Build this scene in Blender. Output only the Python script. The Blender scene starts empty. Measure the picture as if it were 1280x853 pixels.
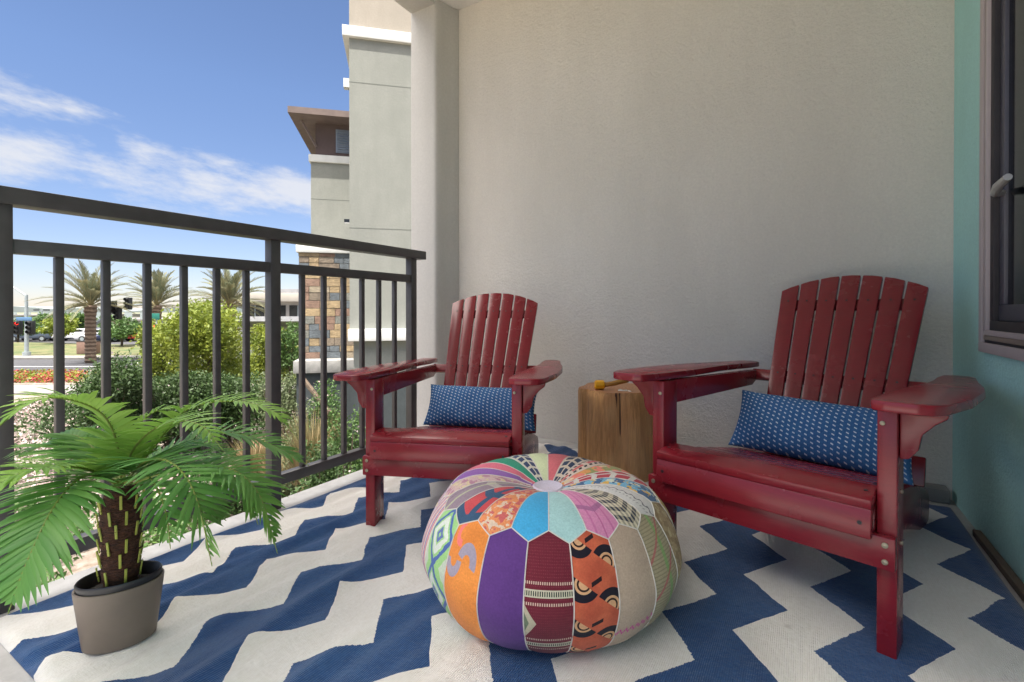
import bpy, bmesh, math, random
import numpy as np
from mathutils import Vector, Matrix
random.seed(7); RNG = np.random.default_rng(7)
S = bpy.context.scene
COL = S.collection
R = math.radians
# ------------------------------------------------------------------ frame helpers
YAW = 30.834; EYE = 0.7599
FX, FY = -math.sin(R(YAW)), math.cos(R(YAW))      # street runs across this heading
RX, RY = math.cos(R(YAW)), math.sin(R(YAW))
def cw(a, d, z=0.0):            # street frame: a metres to the side, d metres out -> world
    return Vector((a*RX + d*FX, a*RY + d*FY, z))
def P(px, py, d):               # survey point
    a = (px-640)/607.4*d
    return cw(a, d, EYE - (py-391.25)/607.4*d - d*0.0)
GZ = -3.1                       # level of the street

# ------------------------------------------------------------------ materials
def new_mat(name):
    m = bpy.data.materials.new(name); m.use_nodes = True
    nt = m.node_tree; b = nt.nodes['Principled BSDF']
    return m, nt, b
def nd(nt, t, **kw):
    n = nt.nodes.new(t)
    for k, v in kw.items():
        if k.startswith('i_'): n.inputs[k[2:].replace('_', ' ')].default_value = v
        else: setattr(n, k, v)
    return n
def math_(nt, op, a, b=None, c=None, clamp=False):
    n = nt.nodes.new('ShaderNodeMath'); n.operation = op; n.use_clamp = clamp
    for i, v in enumerate((a, b, c)):
        if v is None: continue
        if isinstance(v, (int, float)): n.inputs[i].default_value = v
        else: nt.links.new(v, n.inputs[i])
    return n.outputs[0]
def mixc(nt, f, a, b):
    n = nt.nodes.new('ShaderNodeMix'); n.data_type = 'RGBA'
    for s, v in ((n.inputs[0], f), (n.inputs[6], a), (n.inputs[7], b)):
        if isinstance(v, (int, float)): s.default_value = v
        elif isinstance(v, tuple): s.default_value = (*v[:3], 1)
        else: nt.links.new(v, s)
    return n.outputs[2]
def noise(nt, scale, detail=4, rough=.5, vec=None, out=0):
    n = nd(nt, 'ShaderNodeTexNoise'); n.inputs['Scale'].default_value = scale
    n.inputs['Detail'].default_value = detail; n.inputs['Roughness'].default_value = rough
    if vec is not None: nt.links.new(vec, n.inputs['Vector'])
    return n.outputs[out]
def objc(nt): return nd(nt, 'ShaderNodeTexCoord').outputs['Object']
def bump(nt, b, h, strength, dist):
    n = nd(nt, 'ShaderNodeBump'); n.inputs['Strength'].default_value = strength; n.inputs['Distance'].default_value = dist
    nt.links.new(h, n.inputs['Height']); nt.links.new(n.outputs[0], b.inputs['Normal'])
def ramp(nt, f, lo, hi):
    n = nd(nt, 'ShaderNodeMapRange'); n.inputs[1].default_value = lo; n.inputs[2].default_value = hi
    nt.links.new(f, n.inputs[0]); return n.outputs[0]
def scaled(nt, v, s):
    n = nd(nt, 'ShaderNodeMapping'); n.inputs['Scale'].default_value = s; nt.links.new(v, n.inputs['Vector']); return n.outputs[0]

def noisy(name, c1, c2, scale=3, rough=.7, bs=0, bscale=60, bdist=.01, lo=.35, hi=.65, spec=.5, coat=0, metal=0, stretch=None):
    m, nt, b = new_mat(name); o = objc(nt)
    v = scaled(nt, o, stretch) if stretch else o
    f = ramp(nt, noise(nt, scale, 5, .6, v), lo, hi)
    nt.links.new(mixc(nt, f, c1, c2), b.inputs['Base Color'])
    b.inputs['Roughness'].default_value = rough; b.inputs['Specular IOR Level'].default_value = spec
    b.inputs['Coat Weight'].default_value = coat; b.inputs['Coat Roughness'].default_value = .25; b.inputs['Metallic'].default_value = metal
    if bs: bump(nt, b, noise(nt, bscale, 4, .6, v), bs, bdist)
    return m
def stucco(name, c1, c2, sc=75, st=.55):
    m, nt, b = new_mat(name); o = objc(nt)
    big = ramp(nt, noise(nt, 1.6, 5, .6, o), .3, .7)
    fine = ramp(nt, noise(nt, sc*1.2, 3, .6, o), .3, .7)
    streak = ramp(nt, noise(nt, 1.1, 6, .65, scaled(nt, o, (2.2, 2.2, .55))), .42, .62)
    c = mixc(nt, big, c1, c2); c = mixc(nt, math_(nt, 'MULTIPLY', streak, .35), c, tuple(x*.82 for x in c2))
    spk = ramp(nt, noise(nt, 9, 4, .7, o), .68, .76); c = mixc(nt, math_(nt, 'MULTIPLY', spk, .18), c, tuple(x*.6 for x in c2))
    dark = tuple(x*.76 for x in c1)
    nt.links.new(mixc(nt, math_(nt, 'MULTIPLY', math_(nt, 'SUBTRACT', 1., fine), .45), c, dark), b.inputs['Base Color'])
    b.inputs['Roughness'].default_value = .92; b.inputs['Specular IOR Level'].default_value = .2
    n1 = noise(nt, sc, 5, .75, o); n2 = math_(nt, 'MULTIPLY', noise(nt, sc*.35, 3, .6, o), .6)
    bump(nt, b, math_(nt, 'ADD', n1, n2), st, .012)
    return m
M = {}
M['beige'] = stucco('beige_stucco', (.84, .79, .72), (.79, .74, .665), 82, .85)
M['teal'] = stucco('teal_stucco', (.46, .78, .73), (.41, .71, .665), 75, .55)
M['plaster'] = stucco('grey_plaster', (.62, .60, .57), (.58, .56, .53), 60, .12)
M['ceil'] = stucco('ceiling_plaster', (.80, .78, .74), (.76, .74, .70), 60, .15)
M['sage'] = stucco('sage_stucco', (.265, .27, .243), (.225, .232, .208), 22, .3)
M['tan'] = stucco('tan_stucco', (.36, .32, .27), (.31, .28, .235), 22, .3)
M['brownwall'] = stucco('brown_stucco', (.15, .11, .105), (.12, .09, .085), 22, .3)
M['white_trim'] = noisy('white_trim', (.62, .62, .60), (.54, .54, .52), 3, .7)
M['roofm'] = noisy('brown_fascia', (.17, .125, .11), (.13, .095, .085), 4, .7)
M['dark_slate'] = noisy('slate_tone', (.05, .06, .062), (.035, .043, .046), 5, .8)
M['groove'] = noisy('joint', (.16, .17, .15), (.13, .14, .12), 5, .9)
M['concrete'] = noisy('concrete', (.30, .29, .275), (.22, .215, .205), 9, .85, .3, 120, .004)
M['slab'] = noisy('slab_coating', (.50, .49, .48), (.40, .39, .38), 14, .8, .35, 160, .003)
M['rail'] = noisy('railing_paint', (.075, .069, .070), (.06, .055, .056), 20, .42, .12, 300, .001)
M['metal'] = noisy('zinc_bolt', (.42, .36, .26), (.30, .25, .18), 60, .45, metal=.6)
M['dark'] = noisy('black_plastic', (.012, .013, .017), (.018, .018, .022), 20, .35)
M['pot'] = noisy('taupe_pot', (.19, .150, .118), (.165, .13, .103), 12, .5, .1, 120, .001)
M['soil'] = noisy('dark_soil', (.012, .012, .014), (.03, .026, .022), 60, .9, .8, 90, .01)
M['fibre'] = noisy('brown_fibre', (.10, .036, .018), (.03, .011, .007), 70, .95, 1, 90, .012, stretch=(1, 1, 3))
M['stub'] = noisy('frond_stub', (.36, .38, .06), (.26, .30, .05), 20, .6)
def paint():
    m, nt, b = new_mat('red_paint'); o = objc(nt)
    f = ramp(nt, noise(nt, 5, 5, .6, o), .3, .7)
    c = mixc(nt, f, (.25, .014, .024), (.205, .012, .020))
    wear = ramp(nt, noise(nt, 30, 5, .75, o), .70, .76); gr_ = ramp(nt, noise(nt, 30, 5, .65, scaled(nt, o, (1, 7, 7))), .35, .7); c = mixc(nt, math_(nt, 'MULTIPLY', gr_, .35), c, (.13, .009, .014))
    nt.links.new(mixc(nt, math_(nt, 'MULTIPLY', wear, .5), c, (.34, .16, .12)), b.inputs['Base Color'])
    rn = ramp(nt, noise(nt, 9, 4, .6, o), .2, .8)
    nt.links.new(math_(nt, 'MULTIPLY_ADD', rn, .08, .22), b.inputs['Roughness'])
    b.inputs['Specular IOR Level'].default_value = .5
    g = noise(nt, 22, 5, .6, scaled(nt, o, (1, 5, 5))); bump(nt, b, g, .05, .002)
    return m
M['red'] = paint()

def rugmat():
    m, nt, b = new_mat('chevron_rug')
    uv = nd(nt, 'ShaderNodeUVMap'); uv.uv_map = 'UVMap'
    sep = nd(nt, 'ShaderNodeSeparateXYZ'); nt.links.new(uv.outputs[0], sep.inputs[0])
    o = objc(nt)
    wob = math_(nt, 'MULTIPLY', math_(nt, 'SUBTRACT', noise(nt, 14, 4, .65, o), .5), .11)
    tri = math_(nt, 'PINGPONG', sep.outputs[1], .5)           # 0 at peaks .. .5
    w = math_(nt, 'ADD', math_(nt, 'MULTIPLY_ADD', tri, 1.3, sep.outputs[0]), wob)
    fr = math_(nt, 'FRACT', math_(nt, 'MULTIPLY', w, .5))
    jag = math_(nt, 'MULTIPLY', math_(nt, 'SUBTRACT', noise(nt, 190, 3, .6, o), .5), .035)
    fr2 = math_(nt, 'ADD', fr, jag)
    blue = math_(nt, 'GREATER_THAN', fr2, .5)
    n1 = ramp(nt, noise(nt, 5, 5, .6, o), .3, .7); n2 = ramp(nt, noise(nt, 150, 3, .6, scaled(nt, o, (1, .35, 1))), .3, .7)
    bl = mixc(nt, n1, (.016, .062, .185), (.036, .102, .25)); bl = mixc(nt, math_(nt, 'MULTIPLY', n2, .4), bl, (.010, .034, .11))
    wh = mixc(nt, n1, (.78, .75, .71), (.84, .82, .79)); wh = mixc(nt, math_(nt, 'MULTIPLY', n2, .35), wh, (.64, .60, .52))
    st = ramp(nt, noise(nt, 24, 2, .5, o), .74, .80)
    wh = mixc(nt, math_(nt, 'MULTIPLY', st, .4), wh, (.42, .38, .34))
    nt.links.new(mixc(nt, blue, wh, bl), b.inputs['Base Color'])
    b.inputs['Roughness'].default_value = .95; b.inputs['Specular IOR Level'].default_value = .15; b.inputs['Sheen Weight'].default_value = .28; b.inputs['Sheen Roughness'].default_value = .45
    wv = nd(nt, 'ShaderNodeTexWave'); wv.bands_direction = 'X'; wv.inputs['Scale'].default_value = 75; wv.inputs['Distortion'].default_value = 1.5
    nt.links.new(o, wv.inputs['Vector'])
    bump(nt, b, math_(nt, 'ADD', math_(nt, 'MULTIPLY', wv.outputs[1], .5), math_(nt, 'ADD', noise(nt, 120, 3, .6, o), math_(nt, 'MULTIPLY', noise(nt, 22, 4, .6, o), 2.0))), .6, .004)
    return m
M['rug'] = rugmat()

def uvsep(nt):
    uv = nd(nt, 'ShaderNodeUVMap'); uv.uv_map = 'UVMap'
    sep = nd(nt, 'ShaderNodeSeparateXYZ'); nt.links.new(uv.outputs[0], sep.inputs[0])
    return uv.outputs[0], sep.outputs[0], sep.outputs[1]
def cloth(name, fn, weave=True):
    m, nt, b = new_mat(name); vec, u, v = uvsep(nt); o = objc(nt)
    c = fn(nt, vec, u, v, o)
    if isinstance(c, tuple): c = mixc(nt, 0., c, c)
    n = ramp(nt, noise(nt, 240, 3, .6, o), .3, .7)
    n2 = ramp(nt, noise(nt, 12, 4, .6, o), .3, .7)
    hs = nd(nt, 'ShaderNodeHueSaturation'); hs.inputs['Saturation'].default_value = .96; nt.links.new(c, hs.inputs['Color'])
    nt.links.new(math_(nt, 'ADD', math_(nt, 'MULTIPLY_ADD', n, .22, .82), math_(nt, 'MULTIPLY', n2, .10)), hs.inputs['Value'])
    nt.links.new(hs.outputs[0], b.inputs['Base Color'])
    b.inputs['Roughness'].default_value = .9; b.inputs['Specular IOR Level'].default_value = .2; b.inputs['Sheen Weight'].default_value = .1
    wx = math_(nt, 'SINE', math_(nt, 'MULTIPLY', u, 380)); wy = math_(nt, 'SINE', math_(nt, 'MULTIPLY', v, 700))
    eu = math_(nt, 'POWER', math_(nt, 'ABSOLUTE', math_(nt, 'MULTIPLY_ADD', u, 2., -1.)), 5.)
    puck = math_(nt, 'MULTIPLY', math_(nt, 'MULTIPLY', math_(nt, 'SINE', math_(nt, 'ADD', math_(nt, 'MULTIPLY', v, 105), math_(nt, 'MULTIPLY', noise(nt, 12, 2, .5, o), 8))), eu), .55)
    wrinkle = math_(nt, 'ADD', math_(nt, 'MULTIPLY', noise(nt, 22, 5, .6, o), 1.3), puck)
    bump(nt, b, math_(nt, 'ADD', math_(nt, 'MULTIPLY', math_(nt, 'MULTIPLY', wx, wy), .12), wrinkle), .35, .006)
    return m
def bands(nt, x, ranges):
    r = None
    for a, c in ranges:
        t = math_(nt, 'LESS_THAN', math_(nt, 'ABSOLUTE', math_(nt, 'SUBTRACT', x, a)), c)
        r = t if r is None else math_(nt, 'MAXIMUM', r, t)
    return r
def dash(nt, x, n, duty=.5): return math_(nt, 'LESS_THAN', math_(nt, 'FRACT', math_(nt, 'MULTIPLY', x, n)), duty)
AND = lambda nt, a, b: math_(nt, 'MULTIPLY', a, b)
def plain(c): return lambda nt, vec, u, v, o: c
def c_print(base, cols, sc=30, th=.62):
    def f(nt, vec, u, v, o):
        c = mixc(nt, 0., base, base)
        for k, cc in enumerate(cols):
            mp = nd(nt, 'ShaderNodeMapping'); mp.inputs['Location'].default_value = (k*3.7, k*1.9, 0); nt.links.new(o, mp.inputs['Vector'])
            c = mixc(nt, math_(nt, 'GREATER_THAN', noise(nt, sc, 2, .5, mp.outputs[0]), th-.02*k), c, cc)
        return c
    return f
def c_gingham(a, b_, n=7, m=9, stitch=None):
    def f(nt, vec, u, v, o):
        x = dash(nt, u, n); y = dash(nt, v, m)
        return mixc(nt, math_(nt, 'MULTIPLY', math_(nt, 'ADD', x, y), .5), a, b_)
    return f
def c_plaid(base, cols):
    def f(nt, vec, u, v, o):
        c = mixc(nt, 0., base, base)
        for ax, pos, w, cc in cols:
            c = mixc(nt, math_(nt, 'MULTIPLY', bands(nt, u if ax == 'u' else v, [(pos, w)]), .75), c, cc)
        return c
    return f
def c_maroon(nt, vec, u, v, o):
    c = mixc(nt, 0., (.15, .012, .028), (.15, .012, .028))
    dots = AND(nt, dash(nt, u, 26, .3), dash(nt, v, 60, .3)); c = mixc(nt, math_(nt, 'MULTIPLY', dots, .25), c, (.4, .12, .12))
    for p in (.34, .69):
        c = mixc(nt, bands(nt, v, [(p, .021)]), c, (.55, .50, .38))
        c = mixc(nt, AND(nt, bands(nt, v, [(p, .013)]), dash(nt, u, 22, .5)), c, (.01, .03, .02))
        c = mixc(nt, AND(nt, bands(nt, v, [(p-.055, .008), (p+.055, .008)]), dash(nt, u, 22, .5)), c, (.62, .45, .36))
    tri = math_(nt, 'LESS_THAN', math_(nt, 'ADD', math_(nt, 'MULTIPLY', u, .45), math_(nt, 'ABSOLUTE', math_(nt, 'SUBTRACT', v, .51))), .115)
    c = mixc(nt, tri, c, (.48, .42, .30))
    tri2 = math_(nt, 'LESS_THAN', math_(nt, 'ADD', math_(nt, 'MULTIPLY', u, .7), math_(nt, 'ABSOLUTE', math_(nt, 'SUBTRACT', v, .51))), .075)
    return mixc(nt, tri2, c, (.16, .20, .13))
def c_orangeprint(nt, vec, u, v, o):
    base = mixc(nt, ramp(nt, noise(nt, 30, 3, .5, o), .3, .7), (.62, .12, .045), (.48, .075, .03)); c = base
    def arc(c, cu, off, sgn):
        vv = math_(nt, 'FRACT', math_(nt, 'MULTIPLY', math_(nt, 'ADD', v, off), 4.2))
        du = math_(nt, 'SUBTRACT', u, cu); dv = math_(nt, 'MULTIPLY', math_(nt, 'SUBTRACT', vv, .5), .85)
        r = math_(nt, 'SQRT', math_(nt, 'ADD', math_(nt, 'MULTIPLY', du, du), math_(nt, 'MULTIPLY', dv, dv)))
        side = math_(nt, 'GREATER_THAN', math_(nt, 'MULTIPLY', math_(nt, 'SUBTRACT', dv, math_(nt, 'MULTIPLY', du, .8)), sgn), 0)
        c = mixc(nt, AND(nt, side, math_(nt, 'LESS_THAN', r, .36)), c, (.012, .010, .02))
        c = mixc(nt, AND(nt, side, math_(nt, 'LESS_THAN', r, .20)), c, (.66, .36, .18))
        c = mixc(nt, AND(nt, side, bands(nt, r, [(.13, .02)])), c, (.03, .01, .01))
        return c
    c = arc(c, .22, .30, 1); c = arc(c, .80, .16, -1)
    vv = math_(nt, 'FRACT', math_(nt, 'MULTIPLY', math_(nt, 'ADD', v, .02), 4.2))
    sl = math_(nt, 'SUBTRACT', vv, math_(nt, 'MULTIPLY', math_(nt, 'SUBTRACT', .5, u), .5))
    return mixc(nt, AND(nt, bands(nt, sl, [(.3, .055)]), bands(nt, u, [(.5, .12)])), c, (.02, .01, .015))
def c_beige(nt, vec, u, v, o):
    c = mixc(nt, 0., (.50, .365, .27), (.50, .365, .27))
    wv = math_(nt, 'ADD', math_(nt, 'MULTIPLY', math_(nt, 'SINE', math_(nt, 'MULTIPLY', u, 46)), .013), math_(nt, 'MULTIPLY_ADD', u, -.06, .66))
    d = math_(nt, 'ABSOLUTE', math_(nt, 'SUBTRACT', v, wv))
    return mixc(nt, AND(nt, math_(nt, 'LESS_THAN', d, .013), dash(nt, u, 21, .7)), c, (.60, .05, .30))
def c_olive(nt, vec, u, v, o):
    c = mixc(nt, dash(nt, v, 46, .35), (.40, .33, .20), (.30, .24, .14))
    c = mixc(nt, math_(nt, 'MULTIPLY', bands(nt, math_(nt, 'ADD', u, math_(nt, 'MULTIPLY', math_(nt, 'SINE', math_(nt, 'MULTIPLY', v, 5)), .12)), [(.66, .06)]), .8), c, (.22, .40, .12))
    return mixc(nt, math_(nt, 'MULTIPLY', bands(nt, math_(nt, 'ADD', v, math_(nt, 'MULTIPLY', u, .25)), [(.30, .012), (.52, .012), (.85, .012)]), .7), c, (.5, .08, .10))
def c_orange(nt, vec, u, v, o):
    c = mixc(nt, ramp(nt, noise(nt, 14, 3, .5, o), .3, .7), (.80, .26, .03), (.68, .20, .02))
    def ring(c, cu, cv, r0, w, cc, a, bb):
        du = math_(nt, 'SUBTRACT', u, cu); dv = math_(nt, 'MULTIPLY', math_(nt, 'SUBTRACT', v, cv), 2.2)
        r = math_(nt, 'SQRT', math_(nt, 'ADD', math_(nt, 'MULTIPLY', du, du), math_(nt, 'MULTIPLY', dv, dv)))
        half = math_(nt, 'GREATER_THAN', math_(nt, 'ADD', math_(nt, 'MULTIPLY', du, a), math_(nt, 'MULTIPLY', dv, bb)), 0)
        return mixc(nt, AND(nt, bands(nt, r, [(r0, w)]), half), c, cc)
    c = ring(c, .22, .27, .17, .07, (.35, .30, .38), 0, 1.)
    c = ring(c, .58, .27, .19, .08, (.35, .30, .38), .3, -1.)
    return ring(c, .30, .10, .15, .05, (.80, .16, .14), -1., .3)
def c_ikat(nt, vec, u, v, o):
    z = math_(nt, 'PINGPONG', math_(nt, 'MULTIPLY', v, 2.6), .5); zu = math_(nt, 'PINGPONG', u, .5)
    d = math_(nt, 'ADD', math_(nt, 'ADD', z, zu), math_(nt, 'MULTIPLY', math_(nt, 'SUBTRACT', noise(nt, 60, 2, .5, o), .5), .12))
    c = mixc(nt, math_(nt, 'GREATER_THAN', d, .25), (.50, .56, .45), (.30, .55, .20))
    c = mixc(nt, bands(nt, d, [(.52, .055)]), c, (.06, .12, .36))
    c = mixc(nt, bands(nt, d, [(.72, .08)]), c, (.62, .66, .60))
    return mixc(nt, bands(nt, d, [(.90, .05)]), c, (.10, .14, .40))
def c_stripes(cols, n=9, ax='u'):
    def f(nt, vec, u, v, o):
        x = u if ax == 'u' else v; c = mixc(nt, 0., cols[0], cols[0])
        for k, cc in enumerate(cols[1:]):
            fr = math_(nt, 'FRACT', math_(nt, 'ADD', math_(nt, 'MULTIPLY', x, n/3), k*.37))
            c = mixc(nt, math_(nt, 'LESS_THAN', fr, .22), c, cc)
        return c
    return f
def c_blocks(a, b_, nu, nv, line=None):
    def f(nt, vec, u, v, o):
        x = dash(nt, u, nu, .75); y = dash(nt, v, nv, .7)
        return mixc(nt, AND(nt, x, y), a, b_)
    return f
def c_dots(a, b_, cc):
    def f(nt, vec, u, v, o):
        c = mixc(nt, AND(nt, bands(nt, u, [(.25, .09), (.75, .09)]), dash(nt, v, 12, .55)), a, b_)
        return mixc(nt, AND(nt, bands(nt, u, [(.5, .12)]), dash(nt, v, 4, .7)), c, cc)
    return f
def c_lace(nt, vec, u, v, o):
    c = mixc(nt, 0., (.62, .60, .58), (.62, .60, .58))
    zig = math_(nt, 'MULTIPLY_ADD', math_(nt, 'SINE', math_(nt, 'MULTIPLY', v, 70)), .05, .5)
    c = mixc(nt, math_(nt, 'LESS_THAN', math_(nt, 'ABSOLUTE', math_(nt, 'SUBTRACT', u, zig)), .03), c, (.16, .15, .17))
    return mixc(nt, AND(nt, bands(nt, u, [(.30, .04)]), dash(nt, v, 26, .3)), c, (.25, .24, .25))
TOP = [plain((.035, .36, .66)), plain((.36, .58, .58)), c_plaid((.62, .22, .40), [('u', .25, .03, (.5, .12, .3)), ('u', .5, .02, (.45, .08, .25)), ('u', .75, .03, (.5, .12, .3)), ('v', .72, .03, (.3, .1, .25))]),
       c_gingham((.66, .58, .42), (.03, .035, .06)), c_lace, c_print((.16, .42, .60), [(.62, .66, .55), (.70, .42, .06), (.05, .12, .25)], 42, .56),
       c_blocks((.62, .58, .52), (.46, .04, .06), 2, 5), c_print((.70, .30, .08), [(.70, .55, .35), (.30, .32, .12), (.75, .2, .15)], 26, .55),
       c_dots((.66, .54, .44), (.02, .02, .03), (.6, .12, .12)), c_blocks((.62, .52, .40), (.03, .05, .10), 2, 6), plain((.62, .13, .15)), plain((.60, .66, .40)),
       c_blocks((.58, .55, .45), (.03, .05, .13), 2, 7), plain((.02, .28, .17)), plain((.66, .13, .20)), plain((.25, .10, .38)),
       c_print((.55, .38, .38), [(.60, .50, .30), (.42, .2, .28)], 55, .55), c_plaid((.27, .20, .25), [('v', .5, .05, (.5, .45, .4)), ('u', .5, .05, (.48, .52, .30)), ('u', .2, .05, (.2, .14, .2))]),
       c_blocks((.03, .08, .16), (.52, .05, .06), 1.3, 3), c_print((.70, .24, .08), [(.66, .50, .38), (.55, .10, .10)], 60, .55)]
# side k sits between top k-1 and top k (anticlockwise from above)
SIDE = {0: plain((.105, .035, .20)), 1: c_maroon, 2: c_orangeprint, 3: c_beige, 4: c_olive, 5: c_print((.40, .28, .14), [(.50, .40, .22), (.3, .2, .1)], 60, .55), 19: c_orange, 18: c_ikat,
        17: c_stripes([(.60, .42, .40), (.55, .15, .20), (.15, .16, .40), (.62, .60, .5)], 14), 16: c_print((.5, .3, .3), [(.6, .5, .3), (.3, .2, .4)], 40, .55)}
for k in range(6, 16): SIDE[k] = plain([(.12, .22, .35), (.5, .35, .12), (.30, .05, .10), (.10, .28, .2), (.45, .4, .33)][k % 5])

def pillowmat():
    m, nt, b = new_mat('indigo_dash_fabric'); vec, u, v = uvsep(nt); o = objc(nt)
    w = math_(nt, 'MULTIPLY', math_(nt, 'SUBTRACT', noise(nt, 7, 2, .5, o), .5), .012)
    U = math_(nt, 'DIVIDE', math_(nt, 'ADD', u, w), .0165); V = math_(nt, 'DIVIDE', math_(nt, 'ADD', v, w), .0135)
    V2 = math_(nt, 'ADD', V, math_(nt, 'MULTIPLY', math_(nt, 'FLOOR', U), .5))
    fu = math_(nt, 'SUBTRACT', math_(nt, 'FRACT', U), .5); fv = math_(nt, 'SUBTRACT', math_(nt, 'FRACT', V2), .5)
    sl = math_(nt, 'ADD', fv, math_(nt, 'MULTIPLY', fu, .55))
    d = AND(nt, math_(nt, 'LESS_THAN', math_(nt, 'ABSOLUTE', fu), .21), math_(nt, 'LESS_THAN', math_(nt, 'ABSOLUTE', sl), .14))
    nz = ramp(nt, noise(nt, 200, 3, .6, o), .3, .7)
    c = mixc(nt, nz, (.030, .105, .26), (.048, .145, .33))
    nt.links.new(mixc(nt, d, c, (.58, .64, .70)), b.inputs['Base Color'])
    b.inputs['Roughness'].default_value = .9; b.inputs['Specular IOR Level'].default_value = .2
    bump(nt, b, math_(nt, 'ADD', noise(nt, 300, 3, .6, o), noise(nt, 14, 3, .5, o)), .35, .006)
    return m
M['pillow'] = pillowmat()

def leafm(name, c1, c2, c3, rough=.55, trans=.25):
    m, nt, b = new_mat(name); g = nd(nt, 'ShaderNodeNewGeometry'); o = objc(nt)
    f = g.outputs['Random Per Island']
    c = mixc(nt, f, c1, c2); c = mixc(nt, ramp(nt, noise(nt, 1.3, 3, .5, o), .4, .7), c, c3)
    nt.links.new(c, b.inputs['Base Color']); b.inputs['Roughness'].default_value = rough; b.inputs['Specular IOR Level'].default_value = .35
    t = nd(nt, 'ShaderNodeBsdfTranslucent'); nt.links.new(c, t.inputs[0])
    mx = nd(nt, 'ShaderNodeMixShader'); mx.inputs[0].default_value = trans
    nt.links.new(b.outputs[0], mx.inputs[1]); nt.links.new(t.outputs[0], mx.inputs[2])
    nt.links.new(mx.outputs[0], nt.nodes['Material Output'].inputs['Surface'])
    return m
M['palm'] = leafm('silk_palm_leaf', (.10, .26, .05), (.20, .40, .08), (.08, .23, .07), .42, .3)
M['palm_light'] = leafm('silk_palm_leaf_light', (.24, .43, .07), (.34, .52, .10), (.16, .33, .06), .42, .35)
M['rachis'] = noisy('rachis', (.22, .27, .05), (.15, .20, .04), 10, .5)
M['lf_dark'] = leafm('dark_shrub_leaf', (.035, .075, .022), (.075, .13, .035), (.05, .08, .03))
M['lf_mid'] = leafm('green_tree_leaf', (.06, .12, .03), (.11, .19, .045), (.05, .10, .03))
M['lf_lime'] = leafm('lime_tree_leaf', (.18, .23, .028), (.27, .30, .04), (.11, .16, .025), .5, .35)
M['lf_grey'] = leafm('grey_shrub_leaf', (.11, .15, .075), (.17, .20, .10), (.08, .10, .04))
M['lf_far'] = leafm('date_frond_leaf', (.10, .12, .07), (.17, .18, .11), (.22, .20, .11))
M['lf_dry'] = leafm('dry_grass_blade', (.38, .26, .15), (.26, .20, .10), (.15, .17, .06))
M['flower_w'] = leafm('white_blossom', (.40, .34, .32), (.50, .44, .41), (.34, .22, .22), .7, .1)
M['flower_r'] = leafm('red_blossom', (.36, .035, .035), (.46, .09, .08), (.25, .06, .04), .7, .1)
M['bark'] = noisy('bark', (.12, .085, .055), (.07, .05, .035), 20, .9, .8, 30, .02)
def palmbark():
    m, nt, b = new_mat('date_palm_bark'); o = objc(nt)
    wv = nd(nt, 'ShaderNodeTexWave'); wv.bands_direction = 'Z'; wv.inputs['Scale'].default_value = 1.1; wv.inputs['Distortion'].default_value = 2.5; wv.inputs['Detail Scale'].default_value = 3
    nt.links.new(o, wv.inputs['Vector'])
    nt.links.new(mixc(nt, wv.outputs[1], (.11, .07, .045), (.24, .17, .115)), b.inputs['Base Color']); b.inputs['Roughness'].default_value = .9
    bump(nt, b, wv.outputs[1], .8, .05); return m
M['palmbark'] = palmbark()
M['grass'] = noisy('grass_ground', (.055, .08, .022), (.13, .115, .05), .8, .95, .5, 12, .05)
M['asphalt'] = noisy('asphalt', (.055, .055, .06), (.043, .043, .048), 3, .9, .3, 60, .01)
M['pave'] = noisy('pavement', (.20, .185, .175), (.16, .148, .14), 2, .9)
M['mulch'] = noisy('mulch_ground', (.12, .09, .065), (.25, .21, .185), 5, .95, .6, 20, .03)
M['whiteline'] = noisy('road_marking', (.7, .7, .68), (.6, .6, .58), 5, .8)
M['mesa'] = noisy('far_ground', (.16, .15, .10), (.10, .12, .06), .03, .95)
M['galv'] = noisy('galvanised_steel', (.38, .42, .42), (.30, .34, .34), 6, .5, metal=.3)
M['sigblack'] = noisy('signal_housing', (.015, .015, .015), (.02, .02, .02), 6, .5)
M['cream'] = noisy('cream_wall', (.36, .33, .29), (.30, .28, .25), .3, .9)
M['officewall'] = noisy('office_wall', (.40, .36, .31), (.34, .31, .27), .5, .9)
M['officeroof'] = noisy('office_roof', (.26, .26, .27), (.20, .20, .21), 2, .8)
M['windark'] = noisy('dark_glazing', (.012, .013, .015), (.02, .022, .024), 2, .15)
M['louvre'] = noisy('louvre_blue_grey', (.20, .24, .30), (.15, .18, .24), 2, .5)
M['frame'] = noisy('vinyl_frame', (.46, .40, .40), (.42, .37, .37), 8, .5)
M['frame_tan'] = noisy('tan_seal', (.26, .21, .17), (.22, .18, .15), 8, .6)
M['sash'] = noisy('dark_sash', (.075, .073, .095), (.06, .06, .08), 8, .4)
M['sill_dark'] = noisy('dark_gasket', (.02, .018, .022), (.03, .026, .03), 8, .6)
M['chrome'] = noisy('brushed_handle', (.55, .54, .50), (.48, .47, .44), 20, .35, metal=.5)
M['yellow'] = noisy('yellow_enamel', (.85, .42, .01), (.75, .33, .01), 40, .3)
M['woodstick'] = noisy('varnished_stick', (.42, .20, .035), (.30, .13, .02), 30, .35, stretch=(1, 1, 8))
M['signwhite'] = noisy('white_board', (.75, .75, .73), (.68, .68, .66), 5, .6)
M['blind'] = noisy('blind_fabric', (.20, .20, .23), (.16, .16, .19), 5, .9)
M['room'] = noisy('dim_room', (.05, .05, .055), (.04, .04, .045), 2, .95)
def simple(name, c, rough=.3, coat=.6, emit=0):
    m = noisy(name, c, tuple(x*.85 for x in c), 3, rough, coat=coat)
    if emit:
        b = m.node_tree.nodes['Principled BSDF']; b.inputs['Emission Color'].default_value = (*c, 1); b.inputs['Emission Strength'].default_value = emit
    return m
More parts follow.
